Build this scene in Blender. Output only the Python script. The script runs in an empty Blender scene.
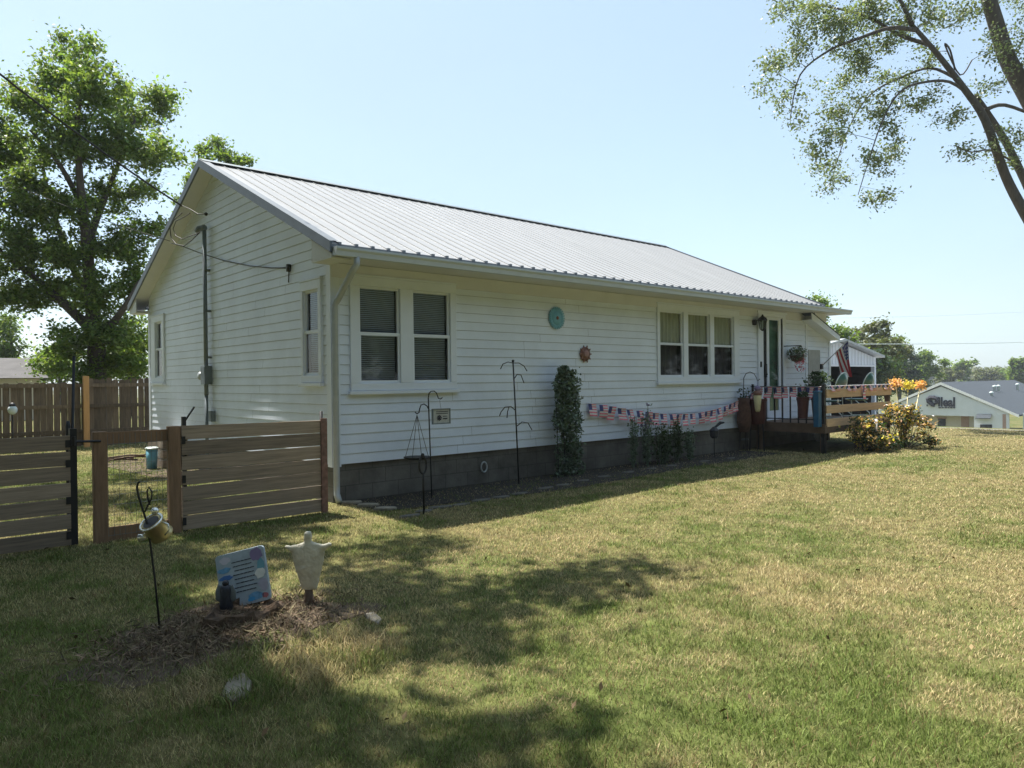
import bpy, math, random
import numpy as np
from math import sin, cos, pi, radians, sqrt, atan2
from mathutils import Vector, Matrix
random.seed(7); RNG = np.random.default_rng(11)
scene = bpy.context.scene
COL = scene.collection
# ------------------------------------------------------------------ camera
FPX = 729.5
CAM = np.array([-4.4341, -8.5181, 1.54])
_a, _p, _r = 0.8494, -0.0045, 0.0112
F = np.array([cos(_a)*cos(_p), sin(_a)*cos(_p), sin(_p)])
_R0 = np.array([sin(_a), -cos(_a), 0.]); _U0 = np.cross(_R0, F)
R = _R0*cos(_r) - _U0*sin(_r); U = _U0*cos(_r) + _R0*sin(_r)
cam = bpy.data.cameras.new('camera'); camo = bpy.data.objects.new('camera', cam); COL.objects.link(camo)
cam.sensor_width = 36; cam.lens = FPX/1024*36; cam.clip_start = .05; cam.clip_end = 5000
m = Matrix.Identity(4)
for i in range(3):
    m[i][0] = R[i]; m[i][1] = U[i]; m[i][2] = -F[i]; m[i][3] = CAM[i]
camo.matrix_world = m
scene.camera = camo
# ------------------------------------------------------------------ light
SUN = np.array([-.07, .51, 1.]); SUN = SUN/np.linalg.norm(SUN)
w = bpy.data.worlds.new('World'); scene.world = w; w.use_nodes = True
nt = w.node_tree; bg = nt.nodes['Background']
sky = nt.nodes.new('ShaderNodeTexSky'); sky.sky_type = 'NISHITA'; sky.sun_disc = False
sky.sun_elevation = math.asin(SUN[2]); sky.sun_rotation = atan2(SUN[0], SUN[1])
sky.altitude = 200; sky.air_density = 1.0; sky.dust_density = 1.1; sky.ozone_density = 1.0
wb = nt.nodes.new('ShaderNodeMix'); wb.data_type = 'RGBA'; wb.blend_type = 'MULTIPLY'; wb.inputs[0].default_value = 1; wb.inputs[7].default_value = (1.0, 1.0, .97, 1)
hz = nt.nodes.new('ShaderNodeMix'); hz.data_type = 'RGBA'; hz.inputs[0].default_value = .62; hz.inputs[7].default_value = (2.15, 2.8, 3.25, 1)   # summer haze veil
wn = nt.nodes.new('ShaderNodeTexNoise'); wn.inputs['Scale'].default_value = 1.6; wn.inputs['Detail'].default_value = 5; wt = nt.nodes.new('ShaderNodeTexCoord'); wmp = nt.nodes.new('ShaderNodeMapping'); wmp.inputs['Scale'].default_value = (1, 1, 2.6)
nt.links.new(wt.outputs['Generated'], wmp.inputs[0]); nt.links.new(wmp.outputs[0], wn.inputs['Vector']); wr = nt.nodes.new('ShaderNodeMapRange'); wr.inputs[1].default_value = .35; wr.inputs[2].default_value = .7; wr.inputs[3].default_value = .54; wr.inputs[4].default_value = .74
nt.links.new(wn.outputs['Fac'], wr.inputs[0]); nt.links.new(wr.outputs[0], hz.inputs[0])
nt.links.new(sky.outputs[0], wb.inputs[6]); nt.links.new(wb.outputs[2], hz.inputs[6]); nt.links.new(hz.outputs[2], bg.inputs[0]); bg.inputs[1].default_value = 0.115
sl = bpy.data.lights.new('sun', 'SUN'); sl.energy = 5.0; sl.angle = radians(.55); sl.color = (1, .95, .86)
so = bpy.data.objects.new('sun', sl); COL.objects.link(so)
so.rotation_euler = Vector(SUN).to_track_quat('Z', 'Y').to_euler()
vs = scene.view_settings
vs.view_transform = 'Standard'; vs.look = 'None'; vs.exposure = 1.24; vs.gamma = 1; vs.use_curve_mapping = False
scene.cycles.max_bounces = 8; scene.cycles.transparent_max_bounces = 12
# ------------------------------------------------------------------ pixel to world
def ray(px, py): return F + R*(px-512)/FPX - U*(py-384)/FPX
def onY(px, py, Y=0.):
    r = ray(px, py); return CAM + (Y-CAM[1])/r[1]*r
def onX(px, py, X=0.):
    r = ray(px, py); return CAM + (X-CAM[0])/r[0]*r
def onZ(px, py, Z=0.):
    r = ray(px, py); return CAM + (Z-CAM[2])/r[2]*r
def atD(px, py, d): return CAM + ray(px, py)*d
def sstep(t):
    t = np.clip(t, 0, 1); return t*t*(3-2*t)
# terrain height
def gz(x, y):
    x = np.asarray(x, float); y = np.asarray(y, float)
    s = x - 18.6
    z = -.062*np.clip(s, 0, 34)*sstep(s/2.5)
    z = z - 4.4*sstep((s-34)/30.)
    z = z + .055*np.exp(-(((x+2.5)/.75)**2 + ((y+3.95)/.6)**2))
    z = z + .02*np.sin(x*.9+1)*np.sin(y*.7)*sstep((-.9-y)/2)*sstep((17-x)/3)
    return z
def G(px, py):
    q = onZ(px, py); 
    for _ in range(4): q = onZ(px, py, float(gz(q[0], q[1])))
    return q
# ------------------------------------------------------------------ value noise
_lat = RNG.random((256, 256))
def vnoise(x, y):
    xi = np.floor(x).astype(int); yi = np.floor(y).astype(int); fx = x-xi; fy = y-yi
    fx = fx*fx*(3-2*fx); fy = fy*fy*(3-2*fy)
    g = lambda a, b: _lat[a % 256, b % 256]
    return (g(xi, yi)*(1-fx)+g(xi+1, yi)*fx)*(1-fy) + (g(xi, yi+1)*(1-fx)+g(xi+1, yi+1)*fx)*fy
def fbm(x, y, o=4):
    s = 0; a = .5
    for k in range(o):
        s = s + a*vnoise(x*2**k+17*k, y*2**k+5*k); a /= 2
    return s/(1-.5**o)
# ------------------------------------------------------------------ materials
def mat(name, col, rough=.6, metal=0., var=.15, scale=8., bump=0., bscale=60., col2=None, stretch=None, spec=.5, translucent=0., island=0., coat=0., objrand=0.):
    m = bpy.data.materials.new(name); m.use_nodes = True
    n = m.node_tree; L = n.links; b = n.nodes['Principled BSDF']
    b.inputs['Roughness'].default_value = rough; b.inputs['Metallic'].default_value = metal
    b.inputs['Specular IOR Level'].default_value = spec
    if coat: b.inputs['Coat Weight'].default_value = coat; b.inputs['Coat Roughness'].default_value = .15
    tc = n.nodes.new('ShaderNodeTexCoord'); src = tc.outputs['Object']
    if stretch:
        mp = n.nodes.new('ShaderNodeMapping'); mp.inputs['Scale'].default_value = stretch; L.new(src, mp.inputs[0]); src = mp.outputs[0]
    nz = n.nodes.new('ShaderNodeTexNoise'); nz.inputs['Scale'].default_value = scale; nz.inputs['Detail'].default_value = 6; nz.inputs['Roughness'].default_value = .65
    L.new(src, nz.inputs['Vector'])
    rp = n.nodes.new('ShaderNodeValToRGB'); rp.color_ramp.elements[0].position = .3; rp.color_ramp.elements[1].position = .7
    c = np.array(col, float)
    c2 = np.array(col2, float) if col2 is not None else np.clip(c*(1+var), 0, .95)
    c1 = c*(1-var) if col2 is None else c
    rp.color_ramp.elements[0].color = (*c1, 1); rp.color_ramp.elements[1].color = (*c2, 1)
    L.new(nz.outputs['Fac'], rp.inputs[0]); out = rp.outputs[0]
    if objrand:
        oi = n.nodes.new('ShaderNodeObjectInfo'); hv = n.nodes.new('ShaderNodeHueSaturation'); mo = n.nodes.new('ShaderNodeMapRange'); mo.inputs[3].default_value = 1-objrand; mo.inputs[4].default_value = 1+objrand
        L.new(oi.outputs['Random'], mo.inputs[0]); L.new(mo.outputs[0], hv.inputs['Value']); L.new(out, hv.inputs['Color']); out = hv.outputs[0]
    if island:
        ge = n.nodes.new('ShaderNodeNewGeometry'); hs = n.nodes.new('ShaderNodeHueSaturation')
        mr = n.nodes.new('ShaderNodeMapRange'); mr.inputs[3].default_value = 1-island; mr.inputs[4].default_value = 1+island
        L.new(ge.outputs['Random Per Island'], mr.inputs[0]); L.new(mr.outputs[0], hs.inputs['Value'])
        mh = n.nodes.new('ShaderNodeMapRange'); mh.inputs[3].default_value = .5-island*.05; mh.inputs[4].default_value = .5+island*.05
        ml = n.nodes.new('ShaderNodeMath'); ml.operation = 'MULTIPLY'; ml.inputs[1].default_value = 7.31
        fr = n.nodes.new('ShaderNodeMath'); fr.operation = 'FRACT'
        L.new(ge.outputs['Random Per Island'], ml.inputs[0]); L.new(ml.outputs[0], fr.inputs[0]); L.new(fr.outputs[0], mh.inputs[0]); L.new(mh.outputs[0], hs.inputs['Hue'])
        L.new(out, hs.inputs['Color']); out = hs.outputs[0]
    L.new(out, b.inputs['Base Color'])
    if bump:
        n2 = n.nodes.new('ShaderNodeTexNoise'); n2.inputs['Scale'].default_value = bscale; n2.inputs['Detail'].default_value = 4
        L.new(src, n2.inputs['Vector']); bp = n.nodes.new('ShaderNodeBump'); bp.inputs['Strength'].default_value = bump; bp.inputs['Distance'].default_value = .01
        L.new(n2.outputs['Fac'], bp.inputs['Height']); L.new(bp.outputs[0], b.inputs['Normal'])
    if translucent:
        tr = n.nodes.new('ShaderNodeBsdfTranslucent'); mx = n.nodes.new('ShaderNodeMixShader'); mx.inputs[0].default_value = translucent
        mu = n.nodes.new('ShaderNodeMix'); mu.data_type = 'RGBA'; mu.blend_type = 'MULTIPLY'; mu.inputs[0].default_value = 1; mu.inputs[7].default_value = (1.6, 1.6, .7, 1)
        L.new(out, mu.inputs[6]); L.new(mu.outputs[2], tr.inputs[0])
        L.new(b.outputs[0], mx.inputs[1]); L.new(tr.outputs[0], mx.inputs[2]); L.new(mx.outputs[0], n.nodes['Material Output'].inputs[0])
    return m
def glass(name, tint=(.93, .93, .96), rough=.03):
    m = bpy.data.materials.new(name); m.use_nodes = True; n = m.node_tree; L = n.links
    n.nodes.remove(n.nodes['Principled BSDF'])
    t = n.nodes.new('ShaderNodeBsdfTransparent'); t.inputs[0].default_value = (*tint, 1)
    g = n.nodes.new('ShaderNodeBsdfGlossy'); g.inputs['Roughness'].default_value = rough
    fr = n.nodes.new('ShaderNodeFresnel'); ge = n.nodes.new('ShaderNodeNewGeometry'); io = n.nodes.new('ShaderNodeMapRange'); io.inputs[3].default_value = 1.5; io.inputs[4].default_value = 1/1.5; L.new(ge.outputs['Backfacing'], io.inputs[0]); L.new(io.outputs[0], fr.inputs[0])
    mx = n.nodes.new('ShaderNodeMixShader')
    L.new(fr.outputs[0], mx.inputs[0]); L.new(t.outputs[0], mx.inputs[1]); L.new(g.outputs[0], mx.inputs[2]); L.new(mx.outputs[0], n.nodes['Material Output'].inputs[0])
    return m
M = {}
M['siding'] = mat('white_siding', (.70, .76, .87), .5, var=.09, scale=1.1, bump=.05, bscale=40)
M['trim'] = mat('white_trim', (.70, .75, .84), .5, var=.04, scale=3)
M['soffit'] = mat('cream_soffit', (.62, .63, .66), .6, var=.05, scale=3)
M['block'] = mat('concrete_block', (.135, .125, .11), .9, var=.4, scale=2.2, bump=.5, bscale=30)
_n = M['block'].node_tree; _b = _n.nodes['Principled BSDF']; _src = _b.inputs['Base Color'].links[0].from_socket
_tc = _n.nodes.new('ShaderNodeTexCoord'); _sp = _n.nodes.new('ShaderNodeSeparateXYZ'); _cb = _n.nodes.new('ShaderNodeCombineXYZ'); _br = _n.nodes.new('ShaderNodeTexBrick'); _mu = _n.nodes.new('ShaderNodeMix')
_ad = _n.nodes.new('ShaderNodeMath'); _ad.operation = 'ADD'
_n.links.new(_tc.outputs['Object'], _sp.inputs[0]); _n.links.new(_sp.outputs[0], _ad.inputs[0]); _n.links.new(_sp.outputs[1], _ad.inputs[1]); _n.links.new(_ad.outputs[0], _cb.inputs[0]); _n.links.new(_sp.outputs[2], _cb.inputs[1]); _n.links.new(_cb.outputs[0], _br.inputs['Vector'])
_br.inputs['Scale'].default_value = 1; _br.inputs['Brick Width'].default_value = .4; _br.inputs['Row Height'].default_value = .2; _br.inputs['Mortar Size'].default_value = .006; _br.inputs['Color1'].default_value = (1, 1, 1, 1); _br.inputs['Color2'].default_value = (.82, .82, .82, 1); _br.inputs['Mortar'].default_value = (.6, .6, .6, 1)
_mu.data_type = 'RGBA'; _mu.blend_type = 'MULTIPLY'; _mu.inputs[0].default_value = 1; _n.links.new(_src, _mu.inputs[6]); _n.links.new(_br.outputs['Color'], _mu.inputs[7]); _n.links.new(_mu.outputs[2], _b.inputs['Base Color'])
M['roof'] = mat('metal_roof', (.31, .315, .325), .38, metal=0., var=.10, scale=1.2, spec=.2, stretch=(6, .5, .5))
M['rooftrim'] = mat('dark_roof_trim', (.11, .13, .155), .5, metal=.1, var=.15, scale=4)
M['dark'] = mat('shade_black', (.012, .012, .014), .9)  # near-black colour stands in for the shade of unlit interiors and recesses
M['blind'] = mat('window_blind', (.34, .44, .62), .7, var=.1)
M['curtain'] = mat('olive_curtain', (.34, .37, .27), .9, var=.2, scale=14, stretch=(1, 1, .15))
M['curtaindark'] = mat('dark_curtain', (.03, .03, .035), .9, var=.4, scale=12, stretch=(1, 1, .1))
M['glass'] = glass('window_glass'); M['doorglass'] = glass('door_glass', (.75, .9, .82))
M['greydark'] = mat('grey_metal', (.16, .19, .21), .5, metal=.3, var=.12)
M['greylight'] = mat('light_grey_metal', (.42, .45, .47), .5, metal=.3, var=.08)
M['black'] = mat('black_metal', (.018, .018, .022), .5, metal=.2, var=.2)
M['wire'] = mat('black_cable', (.03, .03, .03), .6)
M['wood'] = mat('weathered_board', (.28, .215, .16), .85, objrand=.28, var=.32, scale=5, bump=.3, bscale=20, stretch=(.5, 3, 12))
M['post'] = mat('brown_post', (.24, .145, .085), .85, var=.25, scale=6, stretch=(6, 6, .6), bump=.3)
M['oldwood'] = mat('old_picket', (.13, .095, .062), .9, objrand=.3, var=.35, scale=6, stretch=(5, 5, .5), bump=.3)
M['newpost'] = mat('new_orange_post', (.5, .27, .10), .8, var=.12, scale=8, stretch=(5, 5, .5))
M['deckwood'] = mat('tan_deck_board', (.62, .41, .25), .8, objrand=.15, var=.18, scale=4, stretch=(.5, 3, 10), bump=.2)
M['deckdark'] = mat('brown_deck', (.13, .085, .06), .85, var=.25, scale=5)
M['rust'] = mat('red_brown_trim', (.20, .11, .085), .8, var=.4, scale=20)
M['leaf'] = mat('leaf_green', (.115, .17, .05), .5, var=.3, scale=.5, island=.5, translucent=.48, spec=.3)
M['leaflight'] = mat('leaf_light', (.11, .165, .04), .5, var=.3, scale=.5, island=.4, translucent=.45, spec=.4)
M['leafsilver'] = mat('leaf_silver', (.13, .165, .085), .45, var=.25, scale=.6, island=.5, translucent=.35, spec=.5)
M['leafdark'] = mat('leaf_dark', (.035, .065, .022), .55, var=.3, scale=.5, island=.4, translucent=.3)
M['leafolive'] = mat('leaf_olive', (.09, .105, .04), .6, var=.3, scale=.1, island=.4, translucent=.3)
M['ivy'] = mat('ivy_leaf', (.12, .17, .12), .5, var=.3, scale=4, island=.5, translucent=.2)
M['bark'] = mat('bark', (.085, .072, .06), .95, var=.35, scale=3, bump=.8, bscale=12, stretch=(4, 4, .8))
M['soil'] = mat('bed_soil', (.028, .022, .017), 1., var=.4, scale=6, bump=.8, bscale=25)
M['mulch'] = mat('dry_mulch', (.085, .06, .04), 1., var=.45, scale=9, bump=.9, bscale=40)
M['stone'] = mat('flat_stone', (.26, .23, .18), .9, var=.25, scale=8, bump=.6, bscale=30)
M['statue'] = mat('aged_white_plaster', (.55, .52, .42), .75, var=.2, scale=14, bump=.25, bscale=60)
M['red'] = mat('red_cloth', (.42, .035, .045), .8, var=.2, scale=30)
M['pink'] = mat('faded_pink_cloth', (.72, .20, .26), .8, var=.2, scale=30)
M['white'] = mat('white_cloth', (.7, .68, .68), .8, var=.06, scale=30)
M['navy'] = mat('navy_cloth', (.06, .065, .20), .8, var=.2, scale=30)
M['asphalt'] = mat('road_asphalt', (.22, .22, .22), .95, var=.12, scale=.6)
M['shingle'] = mat('blue_grey_shingle', (.035, .045, .058), .85, var=.15, scale=2)
M['shinglegrey'] = mat('grey_shingle', (.075, .07, .07), .9, var=.2, scale=2)
M['bluewhite'] = mat('pale_metal_siding', (.66, .68, .70), .6, var=.04, scale=1)
M['beige'] = mat('beige_wall', (.55, .50, .42), .7, var=.06, scale=2)
M['brick'] = mat('tan_brick', (.38, .25, .2), .9, var=.2, scale=10)
M['turq'] = mat('turquoise_paint', (.15, .38, .50), .45, var=.15, scale=10)
M['blue'] = mat('blue_paint', (.012, .09, .19), .4, var=.2, scale=10)
M['terra'] = mat('dark_red_pot', (.07, .018, .016), .6, var=.3, scale=12)
M['orange'] = mat('orange_petal', (.72, .43, .21), .7, var=.3, scale=20, island=.3, translucent=.3)
M['yellow'] = mat('yellow_leaf', (.66, .55, .10), .6, var=.25, scale=10, island=.35, translucent=.3)
M['pinkleaf'] = mat('rusty_pink_leaf', (.48, .31, .16), .7, var=.3, scale=10, island=.4, translucent=.3)
M['greenchair'] = mat('green_enamel', (.03, .12, .10), .3, var=.1, coat=.4)
M['rim'] = mat('pale_rim', (.6, .68, .66), .3, var=.05)
M['brass'] = mat('worn_brass', (.55, .46, .25), .35, metal=.8, var=.2, scale=20)
M['chrome'] = mat('bright_tin', (.75, .75, .72), .25, metal=.7, var=.1, scale=20)
M['cream'] = mat('cream_paint', (.62, .56, .34), .6, var=.12, scale=12)
M['paleblue'] = mat('pale_blue_stone', (.33, .40, .46), .7, var=.2, scale=14)
M['purple'] = mat('purple_paint', (.20, .16, .30), .7)
M['ink'] = mat('dark_ink', (.02, .02, .035), .8)
M['copper'] = mat('coppery_metal', (.22, .11, .085), .5, metal=.4, var=.2, scale=30)
M['navyfig'] = mat('dark_blue_resin', (.018, .022, .035), .5, var=.5, scale=40)
# ------------------------------------------------------------------ mesh builder
ORG = {}
class MB:
    def __init__(s): s.v = []; s.f = []; s.mi = []; s.cur = 0; s.smooth = False
    def add(s, vs, fs):
        b = len(s.v); s.v += [tuple(map(float, q)) for q in vs]
        for f in fs: s.f.append([b+i for i in f]); s.mi.append(s.cur)
        return s
    def box(s, x0, x1, y0, y1, z0, z1):
        x0, x1 = sorted((x0, x1)); y0, y1 = sorted((y0, y1)); z0, z1 = sorted((z0, z1))
        return s.add([(x, y, z) for z in (z0, z1) for x, y in ((x0, y0), (x1, y0), (x1, y1), (x0, y1))],
                     [(0, 3, 2, 1), (4, 5, 6, 7), (0, 1, 5, 4), (1, 2, 6, 5), (2, 3, 7, 6), (3, 0, 4, 7)])
    def obox(s, c, ax, ay, az):   # centre and three half-axis vectors
        c, ax, ay, az = map(np.array, (c, ax, ay, az))
        vs = [c+i*ax+j*ay+k*az for k in (-1, 1) for i, j in ((-1, -1), (1, -1), (1, 1), (-1, 1))]
        return s.add(vs, [(0, 3, 2, 1), (4, 5, 6, 7), (0, 1, 5, 4), (1, 2, 6, 5), (2, 3, 7, 6), (3, 0, 4, 7)])
    def beam(s, a, b, w, h, up=(0, 0, 1)):
        a = np.array(a, float); b = np.array(b, float); d = b-a; l = np.linalg.norm(d); d /= l
        x = np.cross(d, up); x /= np.linalg.norm(x); y = np.cross(x, d)
        return s.obox((a+b)/2, d*l/2, x*w/2, y*h/2)
    def tube(s, pts, r, n=8, cap=True):
        pts = [np.array(q, float) for q in pts]; k = len(pts)
        rs = r if hasattr(r, '__len__') else [r]*k
        b = len(s.v); prev = None
        for i in range(k):
            t = pts[min(i+1, k-1)]-pts[max(i-1, 0)]; t = t/(np.linalg.norm(t)+1e-9)
            if prev is None:
                a = np.array([0, 0, 1.]) if abs(t[2]) < .9 else np.array([1., 0, 0]); x = np.cross(t, a)
            else: x = prev - t*(prev@t)
            x /= np.linalg.norm(x)+1e-9; prev = x; y = np.cross(t, x)
            for j in range(n):
                a = 2*pi*j/n; s.v.append(tuple(pts[i]+rs[i]*(cos(a)*x+sin(a)*y)))
        for i in range(k-1):
            for j in range(n):
                s.f.append([b+i*n+j, b+i*n+(j+1) % n, b+(i+1)*n+(j+1) % n, b+(i+1)*n+j]); s.mi.append(s.cur)
        if cap:
            s.f.append([b+j for j in range(n)][::-1]); s.mi.append(s.cur)
            s.f.append([b+(k-1)*n+j for j in range(n)]); s.mi.append(s.cur)
        return s
    def loft(s, secs, n=20):   # secs: (centre, ax, ay) ellipses
        b = len(s.v); k = len(secs)
        for c, ax, ay in secs:
            c, ax, ay = map(lambda q: np.array(q, float), (c, ax, ay))
            for j in range(n):
                a = 2*pi*j/n; s.v.append(tuple(c+ax*cos(a)+ay*sin(a)))
        for i in range(k-1):
            for j in range(n):
                s.f.append([b+i*n+j, b+i*n+(j+1) % n, b+(i+1)*n+(j+1) % n, b+(i+1)*n+j]); s.mi.append(s.cur)
        s.f.append([b+j for j in range(n)][::-1]); s.mi.append(s.cur)
        s.f.append([b+(k-1)*n+j for j in range(n)]); s.mi.append(s.cur)
        return s
    def lathe(s, c, prof, n=20):
        return s.loft([((c[0], c[1], c[2]+z), (r, 0, 0), (0, r, 0)) for r, z in prof], n)
    def ball(s, c, r, sc=(1, 1, 1), n=12):
        return s.loft([((c[0], c[1], c[2]-r*sc[2]*cos(pi*i/n)), (max(r*sc[0]*sin(pi*i/n), 1e-4), 0, 0), (0, max(r*sc[1]*sin(pi*i/n), 1e-4), 0)) for i in range(n+1)], n+4)
    def prism(s, poly, ext):   # planar polygon of 3-D points swept by the vector ext
        poly = [np.array(q, float) for q in poly]; n = len(poly); ext = np.array(ext, float)
        return s.add(poly+[q+ext for q in poly], [list(range(n))[::-1], [n+i for i in range(n)]]+[[i, (i+1) % n, n+(i+1) % n, n+i] for i in range(n)])
    def build(s, name, mt, parent=None, base=None, smooth=False, bevel=0.):
        if parent is not None: org = ORG[parent.name]
        else: org = np.array(base if base is not None else (0, 0, 0), float)
        me = bpy.data.meshes.new(name)
        v = np.array(s.v, float) - org
        me.from_pydata([tuple(q) for q in v], [], s.f)
        for q in (mt if isinstance(mt, (list, tuple)) else [mt]): me.materials.append(q)
        me.polygons.foreach_set('material_index', s.mi)
        if smooth or s.smooth: me.polygons.foreach_set('use_smooth', [True]*len(me.polygons))
        import bmesh
        bm = bmesh.new(); bm.from_mesh(me); bmesh.ops.recalc_face_normals(bm, faces=bm.faces); bm.to_mesh(me); bm.free()
        me.update()
        o = bpy.data.objects.new(name, me); COL.objects.link(o)
        if parent is not None: o.parent = parent
        else: o.location = org
        ORG[o.name] = org
        if bevel:
            md = o.modifiers.new('bevel', 'BEVEL'); md.width = bevel; md.segments = 2; md.limit_method = 'ANGLE'
        return o
def tag(o, label=None, cat=None, group=None, kind=None):
    if label: o['label'] = label
    if cat: o['category'] = cat
    if group: o['group'] = group
    if kind: o['kind'] = kind
    return o
def thing(name, loc, label, cat, group=None):
    o = bpy.data.objects.new(name, None); COL.objects.link(o); o.location = [float(q) for q in loc]; o.empty_display_size = .2
    ORG[o.name] = np.array(loc, float); return tag(o, label, cat, group)
def npmesh(name, v, f, mt, parent=None, base=None, smooth=False):   # v (n,3), f (m,k) arrays
    org = ORG[parent.name] if parent is not None else np.array(base if base is not None else (0, 0, 0), float)
    me = bpy.data.meshes.new(name); v = (v-org).astype(np.float32); f = f.astype(np.int32)
    me.vertices.add(len(v)); me.vertices.foreach_set('co', v.ravel())
    me.loops.add(f.size); me.loops.foreach_set('vertex_index', f.ravel())
    me.polygons.add(len(f)); me.polygons.foreach_set('loop_start', np.arange(0, f.size, f.shape[1], dtype=np.int32))
    me.update(calc_edges=True); me.materials.append(mt)
    if smooth: me.polygons.foreach_set('use_smooth', [True]*len(f))
    o = bpy.data.objects.new(name, me); COL.objects.link(o)
    if parent is not None: o.parent = parent
    else: o.location = org
    ORG[o.name] = org
    return o
# ------------------------------------------------------------------ foliage
def leaves(P, size, name, mt, parent=None, base=None, down=.25, aspect=.55):
    n = len(P); nr = RNG.normal(size=(n, 3)); nr[:, 2] = np.abs(nr[:, 2])+.35; nr /= np.linalg.norm(nr, axis=1)[:, None]
    t = RNG.normal(size=(n, 3)); t[:, 2] -= down; t -= nr*(t*nr).sum(1)[:, None]; t /= np.linalg.norm(t, axis=1)[:, None]
    b = np.cross(nr, t); s = (size*(.6+.8*RNG.random(n)))[:, None]
    v = np.stack([P-t*s*.5, P+b*s*aspect*.5+nr*s*.06, P+t*s*.5, P-b*s*aspect*.5+nr*s*.06], 1).reshape(-1, 3)
    f = np.arange(n*4).reshape(n, 4)
    return npmesh(name, v, f, mt, parent, base)
def clumps(C, n, rad, flat=.75):
    C = np.asarray(C); k = len(C); P = np.repeat(C, n, 0)
    d = RNG.normal(size=(k*n, 3)); d *= (rad*(.35+.65*RNG.random(k*n)))[:, None]/1.7; d[:, 2] *= flat
    return P+d
def branch_to(mb, nodes, target, r0, droop=.0, n=5, wob=.12):
    nodes_p = np.array([q for q, _ in nodes]); tgt = np.array(target)
    dd = np.linalg.norm(nodes_p-tgt, axis=1) + np.maximum(0, nodes_p[:, 2]-tgt[2])*.7
    i = int(np.argmin(dd)); a, ra = nodes_p[i], nodes[i][1]; L_ = np.linalg.norm(tgt-a)
    mid = (a+tgt)/2 + np.array([random.uniform(-1, 1), random.uniform(-1, 1), random.uniform(0, 1)+droop])*L_*wob
    pts = [a*(1-t)**2+2*mid*t*(1-t)+tgt*t*t for t in np.linspace(0, 1, n)]
    r1 = min(r0, ra*.6); mb.tube(pts, [r1*(1-.8*t) for t in np.linspace(0, 1, n)], 5, cap=False)
    for q, t in zip(pts[1:-1], np.linspace(0, 1, n)[1:-1]): nodes.append((q, r1*(1-.8*t)))
def tree(name, base, limbs, blobs, leafn, leafsize, label, mt, clump=.5, per=60, cat='tree', group=None, twig=.05, bark='bark'):
    """limbs: polylines [(points, r0, r1)]; blobs: (centre, (rx,ry,rz), count of clumps)"""
    root = thing(name, base, label, cat, group)
    mb = MB(); mb.smooth = True; nodes = []
    for pts, r0, r1 in limbs:
        pts = [np.array(q, float) for q in pts]; fine = []
        for i in range(len(pts)-1):
            for t in np.linspace(0, 1, 5)[:-1]:
                p0, p1, p2, p3 = pts[max(i-1, 0)], pts[i], pts[i+1], pts[min(i+2, len(pts)-1)]
                fine.append(.5*((2*p1)+(-p0+p2)*t+(2*p0-5*p1+4*p2-p3)*t*t+(-p0+3*p1-3*p2+p3)*t**3))
        fine.append(pts[-1]); rr = np.linspace(r0, r1, len(fine)); mb.tube(fine, list(rr), 9)
        nodes += list(zip(fine, rr))
    C = []
    for c, rad, k in blobs:
        d = RNG.normal(size=(k, 3)); d /= np.linalg.norm(d, axis=1)[:, None]; d *= (RNG.random(k)**.45)[:, None]
        C += list(np.array(c)+d*np.array(rad))
    C = np.array(C)
    if twig:
        tp = np.array(base)[:2]
        for q in sorted(C, key=lambda q: np.min(np.linalg.norm(np.array([z for z, _ in nodes[:60]])-q, axis=1))): branch_to(mb, nodes, q, twig)
    mb.build('trunk', M[bark], root)
    leaves(clumps(C, per, clump), leafsize, 'crown', M[mt], root)
    return root
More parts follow.
